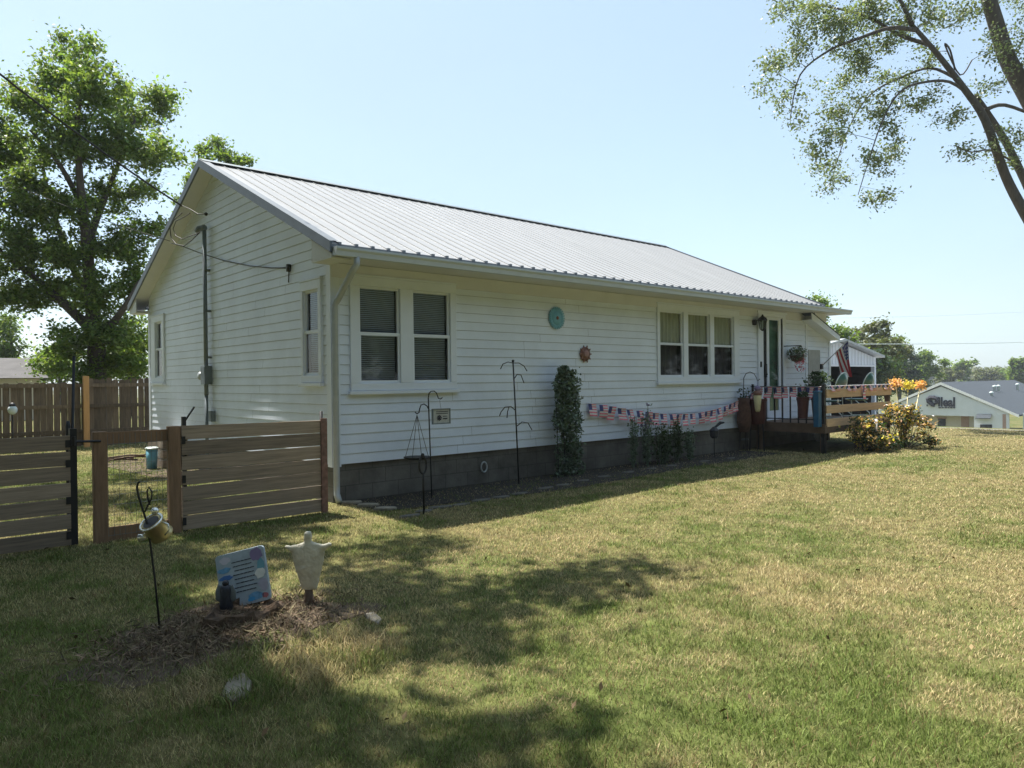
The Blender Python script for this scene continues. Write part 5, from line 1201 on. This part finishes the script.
# right drooping tree
D3 = 23; 
def V(px, py, dd=0): return T(px, py, D3+dd)
b3_ = V(1105, 470, 1); b3_[2] = float(gz(b3_[0], b3_[1]))
limbs = [([b3_, V(1098, 380, 1), V(1080, 310, .5), V(1052, 260, 0), V(1024, 212, 0), V(1005, 175, 0), V(985, 120, -.2), V(965, 90, -.3), V(938, 55, -.5), V(912, 25, -.8)], .24, .06),
         ([V(1098, 380, 1), V(1095, 260, 1.4), V(1065, 170, 1.2), V(1030, 100, 1), V(1008, 60, .8), V(995, 20, .5), V(980, -30, .3)], .36, .20),
         ([V(1065, 280, .6), V(1040, 215, .8), V(1010, 150, .7), V(992, 120, .5), V(975, 95, .3)], .15, .08),
         ([V(985, 110, 0), V(1005, 105, .3), V(1040, 118, .5)], .07, .04),
         ([V(975, 100, 0), V(950, 82, -.5), V(920, 83, -1), V(900, 92, -1.2), V(885, 115, -1.4), V(872, 150, -1.5), V(858, 195, -1.4)], .05, .010),
         ([V(955, 78, 0), V(930, 68, .5), V(900, 78, 1), V(870, 95, 1.2), V(848, 130, 1.4), V(830, 185, 1.5)], .05, .010),
         ([V(915, 30, -.8), V(890, 28, -1), V(860, 38, -.8), V(830, 50, -.5), V(800, 75, -.3), V(790, 120, 0)], .07, .012),
         ([V(930, 45, -.5), V(900, 35, 0), V(870, 18, .4), V(835, 8, .8), V(800, 5, 1), V(772, 20, 1)], .07, .012),
         ([V(912, 25, -.8), V(900, 0, -1), V(880, -30, -1)], .08, .02), ([V(955, 70, -.4), V(950, 50, -.6), V(945, 45, -.7), V(960, 75, .3), V(972, 60, .5)], .03, .02),
         ([V(1010, 160, .0), V(990, 150, -.4), V(970, 152, -.6), V(955, 145, -.7)], .03, .01)]
BL = []
for px, py, rx, ry, n in ((790, 8, 28, 10, 9), (815, 20, 28, 18, 16), (800, 50, 22, 14, 8), (775, 62, 18, 12, 6), (768, 82, 10, 14, 3), (788, 100, 14, 22, 6), (793, 125, 6, 10, 2), (845, 30, 26, 22, 18), (870, 12, 26, 14, 16), (860, 60, 26, 18, 15), (835, 85, 14, 14, 6), (890, 40, 24, 18, 13),
                          (838, 120, 18, 22, 12), (824, 148, 14, 16, 9), (832, 182, 7, 14, 5), (829, 165, 10, 12, 4), (870, 105, 20, 22, 10), (885, 130, 14, 20, 8), (878, 165, 9, 20, 9), (874, 200, 7, 12, 5), (900, 75, 22, 18, 9), (905, 105, 16, 14, 5), (915, 15, 30, 14, 12), (945, 20, 22, 14, 6), (975, 12, 22, 12, 5), (930, 55, 18, 14, 5), (925, 100, 16, 14, 4),
                          (955, 118, 14, 9, 5), (975, 150, 14, 10, 5), (1000, 50, 20, 26, 6), (990, 85, 14, 14, 4), (1015, 130, 14, 16, 5), (1020, 40, 16, 30, 6), (1010, 165, 10, 10, 3), (895, 145, 6, 8, 2), (1060, 60, 40, 60, 26), (1050, -20, 60, 30, 24), (960, -25, 60, 22, 22), (870, -20, 60, 18, 20), (1090, 150, 40, 50, 20)):
    k = D3/FPX; BL.append((V(px, py, random.uniform(-1, 1)), (rx*k, max(.6, rx*k*.8), ry*k), int(n*1.2+1)))
tree('overhanging_tree', b3_, limbs, BL, 0, .10, 'big tree with thick leaning limbs and drooping leafy branches at the upper right', 'leafsilver', clump=.42, per=64, twig=.014)
# off-frame shade tree beside the photographer: its crown casts the dapple over the left lawn
bx = np.array([-10.2, -3.2, 0.])
tops = []
def shade(px, py, rx, ry, n, h0=7.2, h1=11.):
    for k in range(n):
        a = random.uniform(0, 2*pi); r_ = sqrt(random.random()); q = onZ(px+rx*r_*cos(a), py+ry*r_*sin(a), 0.) if py+ry*r_*sin(a) > 400 else None
        if q is None or (q[0] > -.9 and q[1] > -2.6): continue
        h = random.uniform(h0, h1); p = q+SUN/SUN[2]*h
        v_ = p-CAM; dpt = v_@F; yy_ = 384-FPX*(v_@U)/dpt if dpt > .2 else -999
        if dpt > .2 and yy_ > -45 and abs(FPX*(v_@R)/dpt) < 590:   # keep the crown above the view
            h2 = h+1.5*((yy_+45)/FPX*dpt)+.4; p = q+SUN/SUN[2]*h2
        tops.append(p)
for sp in ((60, 590, 90, 45, 58), (190, 570, 50, 12, 6), (60, 700, 120, 65, 90), (165, 690, 30, 50, 12), (-120, 620, 120, 120, 50), (430, 600, 80, 10, 6), (455, 622, 50, 10, 3), (660, 570, 50, 7, 2), (540, 580, 40, 6, 2), (60, 650, 70, 40, 40), (490, 745, 80, 10, 3), (420, 640, 60, 14, 3), (575, 585, 50, 7, 3), (370, 592, 50, 14, 5), (300, 752, 60, 12, 6), (215, 735, 40, 14, 6), (140, 500, 60, 10, 12), (30, 500, 60, 16, 12), (130, 478, 50, 6, 6), (110, 745, 90, 25, 20), (405, 548, 50, 10, 4), (250, 533, 60, 8, 6), (120, 560, 70, 14, 20), (300, 557, 40, 8, 3), (60, 640, 80, 20, 22), (455, 512, 35, 6, 5), (520, 506, 30, 4, 3)): shade(*sp)
tops = np.array(tops)
mb = MB(); mb.smooth = True
limb_pts = [[bx, bx+[.2, .1, 2.5], bx+[.6, 0, 4.5], bx+[1.2, -.5, 7.], bx+[2.5, -1.2, 9.]]]
limb_pts += [[bx+[.6, 0, 4.5], bx+[2.5, -.6, 6.6], bx+[5, -.8, 8.3], bx+[7.5, -1.2, 9.5]], [bx+[.4, 0, 3.8], bx+[1.5, -2, 6.2], bx+[3.5, -3.5, 8.2], bx+[6, -4, 9.6]], [bx+[.8, 0, 5.5], bx+[2, 2, 7.5], bx+[4.5, 3, 9.2]]]
sroot = thing('dapple_tree', bx, 'large spreading tree standing out of view left of the lawn', 'tree')
nodes = []
for i, L_ in enumerate(limb_pts):
    L_ = [np.array(q) for q in L_]; fine = [L_[j]*(1-t)+L_[j+1]*t for j in range(len(L_)-1) for t in (0, .25, .5, .75)]+[L_[-1]]
    rr = np.linspace(.36 if i == 0 else .17, .07, len(fine)); mb.tube(fine, list(rr), 9); nodes += list(zip(fine, rr))
for q in tops: branch_to(mb, nodes, q, .03)
mb.build('trunk', M['bark'], sroot)
leaves(clumps(tops, 90, .62, .6), .17, 'crown', M['leaf'], sroot)
# unseen trees added to keep sky light off the walls and fill window reflections
def back_tree(x, y, H, R_):
    b = np.array([x, y, 0.]); BL = [((x+random.uniform(-.35, .35)*R_, y+random.uniform(-.35, .35)*R_, H*random.uniform(.18, .85)), (R_*.8, R_*.8, H*.2), 12) for _ in range(7)]
    tree('sky_screen_tree', b, [([b, b+[0, 0, H*.4], b+[.3, .2, H*.7]], .3, .06)], BL, 0, .62, 'large unseen leafy tree added behind or left of the camera to darken the walls', 'leafdark', clump=1.5, per=85, group='unseen trees added to darken the walls')
for i in range(13): back_tree(-30+i*6.4, -20+random.uniform(-1, 1), random.uniform(11.5, 14), 4.6)
for i in range(8): back_tree(-14.5-random.uniform(0, 1), -16+i*4.6, random.uniform(15, 18), 4.6)
# distant trees on the right
def far_tree(px, pyt, pyb, wpx, d, label, mt, n=26, per=60, ls=.4, name='roadside_tree', cl=None, sk=0):
    b = T(px, 400, d); b[2] = float(gz(b[0], b[1])); k = d/FPX; zt_ = T(px, pyt, d)[2]; zb_ = T(px, pyb, d)[2]
    cx0 = T(px, 400, d); H = zt_-b[2]; R_ = wpx*k/2
    BL = [((b[0]+random.uniform(-.45, .45)*R_, b[1]+random.uniform(-.45, .45)*R_, zb_+(zt_-zb_)*random.uniform(.22, .8)), (R_*.62, R_*.62, (zt_-zb_)*.24), max(3, n//5)) for _ in range(5)]
    BL.append(((b[0], b[1], zt_-(zt_-zb_)*.2), (R_*.45, R_*.45, (zt_-zb_)*.17), max(3, n//5)))
    cr = cl or max(.7, R_*.30)
    return tree(name, b, [([b, b+[0, 0, H*.4], b+[.3, .2, H*.85]], max(.2, R_*.08), .06), ([b+[0, 0, H*.35], b+[R_*.5, 0, H*.7]], R_*.05, .04), ([b+[0, 0, H*.3], b+[-R_*.5, .3, H*.65]], R_*.05, .04)], BL, 0, ls, label, mt, clump=cr, per=per, twig=.05)
far_tree(842, 322, 395, 46, 48, 'bright green tree just right of the house eave', 'leaflight', 34, 150, .28)
far_tree(876, 318, 400, 60, 62, 'tall thin-topped olive tree behind the white garage', 'leafolive', 34, 120, .33)
far_tree(900, 338, 402, 46, 108, 'mid-sized dense green tree right of the garage', 'leafdark', 36, 170, .36)
far_tree(924, 347, 400, 40, 116, 'round dark green tree left of the metal-roofed office building', 'leaf', 38, 170, .38)
far_tree(866, 350, 402, 44, 56, 'dark tree directly behind the garage', 'leafdark', 34, 150, .32)
far_tree(856, 326, 400, 60, 66, 'broad olive-green tree behind the garage roof', 'leafolive', 36, 150, .32)
far_tree(888, 332, 402, 50, 84, 'full green tree between the garage and the office building', 'leaf', 36, 160, .36)
far_tree(821, 293, 372, 20, 40, 'small treetop showing above the end of the gutter', 'leaflight', 16, 120, .2)
for px, pyt, w_, d, lab, mt in ((948, 368, 26, 180, 'low distant tree left of the roof ridge', 'leafolive'), (965, 358, 24, 190, 'distant tree rising highest above the office roof', 'leaflight'), (985, 368, 34, 210, 'broad low distant tree above the office roof', 'leafolive'), (1003, 369, 26, 230, 'pale distant tree near the right edge', 'leaflight'), (1022, 356, 30, 160, 'larger distant tree at the right edge', 'leaf'), (1046, 358, 40, 165, 'distant tree just outside the right edge', 'leaf')):
    far_tree(px, pyt, 386, w_, d, lab, mt, 26, 110, .8, 'distant_tree')
# wooded hills
def hill(name, px0, px1, tops_, d, mt):
    v = []; f = []; n = 60
    for i in range(n+1):
        px = px0+(px1-px0)*i/n; t = np.interp(px, [a for a, _ in tops_], [b for _, b in tops_])+random.uniform(-.5, .5)
        b = T(px, 400, d); top = T(px, t, d); v += [(b[0]-F[0]*30, b[1]-F[1]*30, -8), (top[0], top[1], top[2]), (b[0]+F[0]*120, b[1]+F[1]*120, -8)]
    for i in range(n):
        for k in range(2): f.append((i*3+k, i*3+3+k, i*3+4+k, i*3+1+k))
    tag(npmesh(name, np.array(v), np.array(f), mt, smooth=False), kind='structure')
    return v
hm = mat('wooded_hill', (.05, .07, .035), 1, var=.35, scale=.06)
hill('hill', 780, 1300, [(780, 368), (900, 364), (950, 370), (985, 371), (1024, 368), (1100, 362), (1300, 366)], 420, hm)
P = []
for k in range(2600):
    px = random.uniform(790, 1200); t = np.interp(px, [780, 900, 950, 985, 1024, 1100, 1300], [368, 364, 370, 371, 368, 362, 366]); dd = random.uniform(380, 418)
    P.append(T(px, t+random.uniform(-1.5, 9)*(1 if dd > 400 else 1), dd))
P = clumps(np.array(P), 6, 2.2)
tag(leaves(P, 2.0, 'far_woods', M['leafolive']), 'hazy far-off wooded skyline beyond the office building', 'woods', kind='stuff')
# left lower background: bushes and a neighbour's roof
for px, pyt, w_, d, lab, mt in ((8, 318, 50, 42, 'bright bush behind the neighbouring roof at the far left', 'leaflight'), (130, 338, 44, 36, 'bright low tree behind the picket fence near the house', 'leaflight'), (60, 345, 60, 44, 'shaded low tree behind the large tree trunk', 'leaf'), (-30, 330, 60, 38, 'leafy tree outside the left edge', 'leaf'), (172, 330, 40, 44, 'low tree hidden mostly behind the house gable', 'leaf')):
    far_tree(px, pyt, 384, w_, d, lab, mt, 26, 130, .2, 'yard_tree')
nb = T(25, 400, 33); nb[2] = 0
nh = thing('neighbour_house', nb, 'neighbouring house with low grey shingle roof behind the back fence', 'house')
za = T(20, 378, 33)[2]; zb3 = T(20, 367, 33)[2]; xa = T(-60, 378, 33)[0]; xb = T(52, 378, 33)[0]; yb0 = nb[1]
s = MB(); s.box(xa+.3, xb-.3, yb0+.4, yb0+6, 0, za-.02); s.build('wall', M['beige'], nh)
s = MB(); s.prism([(xa, yb0, za), (xa, yb0+3.2, zb3+.5), (xa, yb0+6.4, za)], (xb-xa, 0, 0)); s.build('roof', M['shinglegrey'], nh)
# ================================================================== GARAGE
YG = 5.2
gR = onY(876, 372, YG)[0]; gL = onY(822, 372, YG)[0]-2.2; zr = onY(876, 358, YG)[2]; zg = float(gz(gR, YG)); sg_ = (onY(838, 342, YG)[2]-zr)/(gR-onY(838, 342, YG)[0])
gar = thing('garage', ((gL+gR)/2, YG, zg), 'white board-and-batten garage with a wide dark open door beyond the porch', 'garage')
xm = (gL+gR)/2; oh = onY(850, 366.5, YG)[2]; oL = onY(829, 380, YG)[0]-.6; oR = onY(873.3, 380, YG)[0]
s = MB(); s.prism([(gL, YG, oh), (gR, YG, oh), (gR, YG, zr), (xm, YG, zr+sg_*(gR-xm)), (gL, YG, zr)], (0, .1, 0)); s.box(gL, oL, YG, YG+.1, zg-.2, oh-.001); s.box(oR, gR, YG, YG+.1, zg-.2, oh-.001)
s.box(gR-.1, gR-.001, YG+.101, YG+7, zg-.2, zr); s.box(gL+.001, gL+.1, YG+.101, YG+7, zg-.2, zr); s.box(gL+.1, gR-.1, YG+6.9, YG+7, zg-.2, zr)
s.build('wall', M['siding'], gar)
s = MB(); x = gL+.1
while x < gR-.05:
    ztt = min(zr+sg_*(gR-x), zr+sg_*(x-gL))-.02; zbb = oh+.003 if oL-.1 < x < oR+.05 else zg; s.box(x, x+.035, YG-.018, YG-.001, zbb, ztt); x += .3
s.build('battens', M['trim'], gar)
s = MB()
for sx in (1, -1):
    xe = gR+.25 if sx > 0 else gL-.25; ze_ = zr-sg_*.25+.05; zm_ = zr+sg_*(gR-xm)+.05
    s.prism([(xm, YG-.3, zm_), (xe, YG-.3, ze_), (xe, YG-.3, ze_+.09), (xm, YG-.3, zm_+.09)], (0, 7.6, 0))
s.build('roof', M['greylight'], gar)
s = MB(); s.box(gL+.11, gR-.11, YG+2.2, YG+2.25, zg-.1, zr-.11); s.box(gL+.11, gL+.13, YG+.11, YG+2.19, zg, zr-.11); s.box(gR-.13, gR-.11, YG+.11, YG+2.19, zg, zr-.11); s.box(gL+.14, gR-.14, YG+.11, YG+2.19, zg+.02, zg+.04); s.build('interior', M['dark'], gar)  # near-black liner painted in for the unlit depth of the garage
s = MB(); s.box(gL+.11, gR-.11, YG+.11, YG+6.88, zr-.1, zr-.06); s.build('ceiling', M['dark'], gar)  # ceiling coloured near-black for the lack of light inside
s = MB(); s.box(oR-.0, oR+.12, YG-.05, YG-.02, zg, oh+.1); s.box(oL, oR, YG-.05, YG-.02, oh-.0, oh+.08); s.build('door_frame', M['trim'], gar)
# ================================================================== OFFICE BUILDING
D5 = 88.
bR = T(1012, 395, D5); apx = T(941, 384, D5)
# front gable faces the camera roughly: basis along image right
er = np.array([R[0], R[1], 0]); er /= np.linalg.norm(er); ang = radians(-47); er = np.array([er[0]*cos(ang)-er[1]*sin(ang), er[0]*sin(ang)+er[1]*cos(ang), 0]); ef = np.array([-er[1], er[0], 0])
if ef@F < 0: ef = -ef
O5 = T(941, 400, D5); O5[2] = 0
def BP(px, py, off=0.):   # point of the gable plane seen at a pixel
    r_ = ray(px, py); t = ((O5-CAM)@ef+off)/(r_@ef); return CAM+r_*t
zgb = float(gz(O5[0], O5[1]))
off_ = thing('office_building', (O5[0], O5[1], zgb), 'long white office building with dark shingle roof and a logo sign on its gable', 'building')
A = BP(941, 383.5); Rr = BP(1010, 412.5); Lf = BP(879, 411); Lf[2] = Rr[2]
Lb = Lf.copy(); wallz = Rr[2]
Pz = lambda p, z: np.array([p[0], p[1], z])
s = MB(); s.prism([Pz(Lf, wallz-.1), Pz(Rr-er*.12, wallz-.1), A+[0, 0, -.35]], ef*.3)
zc = BP(960, 416)[2]; s.prism([Pz(Lf, zc), Pz(Rr-er*.12, zc), Pz(Rr-er*.12, wallz-.1), Pz(Lf, wallz-.1)], ef*.3)
q0_ = BP(974, 420); s.prism([Pz(q0_, zgb-1), Pz(Rr-er*.12, zgb-1), Pz(Rr-er*.12, zc), Pz(q0_, zc)], ef*.3)
s.build('gable_wall', M['bluewhite'], off_)
s = MB(); s.prism([Pz(Lf+ef*1.6, zgb-1), Pz(q0_+ef*1.6, zgb-1), Pz(q0_+ef*1.6, zc), Pz(Lf+ef*1.6, zc)], ef*.2); s.build('recessed_wall', M['beige'], off_)
s = MB(); a = BP(961, 416, 1.55); b = BP(969, 416, 1.55); s.prism([Pz(a, zgb-1), Pz(b, zgb-1), Pz(b, zc-.05), Pz(a, zc-.05)], ef*.04); s.build('brick_pier', M['brick'], off_)
for x0, x1, y0, nm in ((938, 945.5, 418.5, 'window'), (925, 928.3, 418.5, 'door')):
    a = BP(x0, y0, 1.5); b = BP(x1, y0, 1.5); z_lo = BP(x0, 427 if nm == 'window' else 433, 1.5)[2]; s = MB(); s.prism([Pz(a, z_lo), Pz(b, z_lo), Pz(b, a[2]), Pz(a, a[2])], ef*.06); w5 = s.build(nm, M['curtaindark'], off_)
    s = MB(); s.prism([Pz(a-er*.12, a[2]+.001)-ef*.02, Pz(b+er*.12, a[2]+.001)-ef*.02, Pz(b+er*.12, a[2]+.16)-ef*.02, Pz(a-er*.12, a[2]+.16)-ef*.02], ef*.06); s.build('frame', M['brick'], w5)
a = BP(980, 424.5, -.05); b = BP(992, 424.5, -.05); s = MB(); s.prism([Pz(a, a[2]-1.2), Pz(b, a[2]-1.2), b, a], ef*.04); s.build('window', M['curtaindark'], off_)
a = BP(977, 414, -.02); b = BP(992, 414, -.02); s = MB(); s.add([a, b, b+[0, 0, -.45]-ef*.7, a+[0, 0, -.45]-ef*.7, a+[0, 0, -.08], b+[0, 0, -.08], b+[0, 0, -.52]-ef*.7, a+[0, 0, -.52]-ef*.7], [(0, 1, 2, 3), (4, 5, 6, 7), (2, 3, 7, 6), (0, 3, 7, 4), (1, 2, 6, 5)]); s.build('awning', M['shingle'], off_)
a = BP(1002.5, 418, -.03); b = BP(1006, 418, -.03); s = MB(); s.prism([Pz(a, zgb-1), Pz(b, zgb-1), Pz(b, wallz-.2), Pz(a, wallz-.2)], ef*.02); s.build('brick_pier', M['brick'], off_)
# roof over the gable, running back
s = MB(); LEN = 34
off0 = -ef*.15
A2 = A+[0, 0, -.05]; Re = Rr+er*.9; Re[2] = A2[2]+(Rr[2]-A2[2])*((Re-A2)@er)/((Rr-A2)@er); Le = Lf-er*.0
s.prism([A2+off0, Re+off0, Re+off0+[0, 0, .18], A2+off0+[0, 0, .22]], ef*LEN)
s.prism([A2+off0, Le+off0, Le+off0+[0, 0, .18], A2+off0+[0, 0, .22]], ef*LEN); s.build('roof', M['shingle'], off_)
s = MB()
for E_ in (Re, Le): s.prism([A2+off0-ef*.03+[0, 0, -.12], E_+off0-ef*.03+[0, 0, -.12], E_+off0-ef*.03+[0, 0, .17], A2+off0-ef*.03+[0, 0, .21]], ef*.028)
s.build('rake_board', mat('bright_white_trim', (.8, .8, .8), .6), off_)
s = MB(); a = Re+ef*1.5; s.prism([Pz(a, zgb-1), Pz(a+er*16, zgb-1), Pz(a+er*16, wallz-.5), Pz(a, wallz-.1)], ef*.2); s.build('wing_wall', M['bluewhite'], off_)
# roof vents
def roofpt(px, py):
    p0 = A2+off0; e1_ = Re-A2; nrm_ = np.cross(e1_, ef); r_ = ray(px, py); t = ((p0-CAM)@nrm_)/(r_@nrm_); return CAM+r_*t
for px, py, hgt in ((994.5, 392.5, .7), (998.5, 392.5, .75), (991.5, 397.5, .5), (1017.5, 391.5, .9)):
    p = roofpt(px, py)
    if (p-A2)@ef < 0 or (p-A2)@ef > 60: p = BP(px, py, 4)
    s = MB(); s.smooth = True; s.lathe(p, [(.16, -.3), (.16, hgt), (.24, hgt+.02), (.24, hgt+.15), (.05, hgt+.25)], 10); s.build('roof_vent', M['rim'], off_)
# sign
def text(body, name, p, h, mt, parent, er_, wpx=None, offset=0.):
    cu = bpy.data.curves.new('t', 'FONT'); cu.body = body; cu.size = 1; cu.extrude = .03; cu.offset = offset; cu.resolution_u = 3
    o = bpy.data.objects.new('t', cu); COL.objects.link(o); bpy.context.view_layer.update()
    me = bpy.data.meshes.new_from_object(o.evaluated_get(bpy.context.evaluated_depsgraph_get())); COL.objects.unlink(o); bpy.data.objects.remove(o)
    v = np.array([q.co[:] for q in me.vertices]); v[:, :2] -= v[:, :2].min(0); sy = h/v[:, 1].max(); sx = wpx/v[:, 0].max() if wpx else sy
    org = ORG[parent.name]; out = np.array([p+er_*q[0]*sx+np.array([0, 0, 1.])*q[1]*sy-ef*(.05+q[2]) for q in v])-org
    for q, c_ in zip(me.vertices, out): q.co = c_
    me.name = name; me.materials.clear(); me.materials.append(mt); o = bpy.data.objects.new(name, me); COL.objects.link(o); o.parent = parent; ORG[o.name] = org; return o
p0 = BP(938.3, 406.6); h_ = BP(938.3, 397)[2]-p0[2]; w_ = (BP(955.2, 406)-BP(938.3, 406))@er
sgn = text('Ileal', 'sign_lettering', p0, h_, M['ink'], off_, er, w_, .035)
s = MB(); 
for k, (a, b) in enumerate(((938.5, 941), (941.6, 943.8), (944.5, 947), (947.6, 949.5), (950.2, 952.6), (953.1, 955.2))):
    q_ = BP(a, 407.7, -.06); q2_ = BP(b, 407.7, -.06); s.prism([Pz(q_, q_[2]-.06), Pz(q2_, q_[2]-.06), Pz(q2_, q_[2]+.08), Pz(q_, q_[2]+.08)], -ef*.03)
s.build('sign_small_line', M['ink'], off_)
s = MB()   # swirl emblem
for pts, r_ in (([(937, 399), (934, 397.6), (930, 397.6), (928, 399.3), (928.6, 401.6), (931, 403.2), (933, 404.8), (932.6, 406.5)], .26), ([(933, 397.8), (936, 398.4), (937.6, 400.4), (936.6, 402.3), (935.2, 402.6)], .27), ([(930.5, 399.5), (932, 401.5)], .1), ([(934, 403.5), (935.5, 404.5)], .16), ([(926.8, 405.3), (927.6, 405.4)], .12)):
    P = [BP(x, y, -.06) for x, y in pts]; s.tube(P, r_, 6)
s.build('sign_emblem', M['ink'], off_)
# ================================================================== CABLES
def cable(pts, r, label, n=16, name='overhead_cable'):
    P = [np.array(q) for q in pts]; fine = []
    for i in range(len(P)-1):
        for t in np.linspace(0, 1, n)[:-1]: fine.append(P[i]*(1-t)+P[i+1]*t)
    fine.append(P[-1]); s = MB(); s.smooth = True; s.tube(fine, r, 6); return tag(s.build(name, M['wire'], base=P[0]), label, 'cable')
pe = onX(182, 206, -.33)
far = T(-60, 10, 7.5)
def sag(a, b, k, n=14): return [a*(1-t)+b*t-np.array([0, 0, k*4*t*(1-t)]) for t in np.linspace(0, 1, n)]
cable(sag(T(-120, -25, 9.5), pe, .12), .016, 'thick black service cable slanting from the upper left to the gable', 2)
cable(sag(T(-100, 130, 13), onX(170, 241, -.33), .15), .006, 'thin lower wire from the left to the gable', 2)
cable(sag(T(840, 344, 34), T(1080, 340, 60), .1), .018, 'pale thin wire crossing before the trees right of the flag', 2)
bpy.data.objects['overhead_cable.002'].data.materials[0] = M['rim']
cable(sag(T(835, 318, 60), T(1080, 308, 80), .2), .010, 'distant power line high above the office building', 2)
hb = MB(); hb.box(-120, 700, -160, 700, -9.5, 60); hzo = hb.build('haze', bpy.data.materials.new('haze_air')); hm_ = hzo.data.materials[0]; hm_.use_nodes = True
nh_ = hm_.node_tree; nh_.nodes.remove(nh_.nodes['Principled BSDF']); pv = nh_.nodes.new('ShaderNodeVolumePrincipled'); pv.inputs['Color'].default_value = (.85, .92, 1, 1); pv.inputs['Density'].default_value = .00045; pv.inputs['Anisotropy'].default_value = .3
nh_.links.new(pv.outputs[0], nh_.nodes['Material Output'].inputs['Volume']); tag(hzo, kind='stuff'); hzo['label'] = 'thin pale summer haze filling the air'; hzo['category'] = 'haze'
bpy.data.objects['overhead_cable.003'].data.materials[0] = M['rim']
print('objects', len(bpy.data.objects))
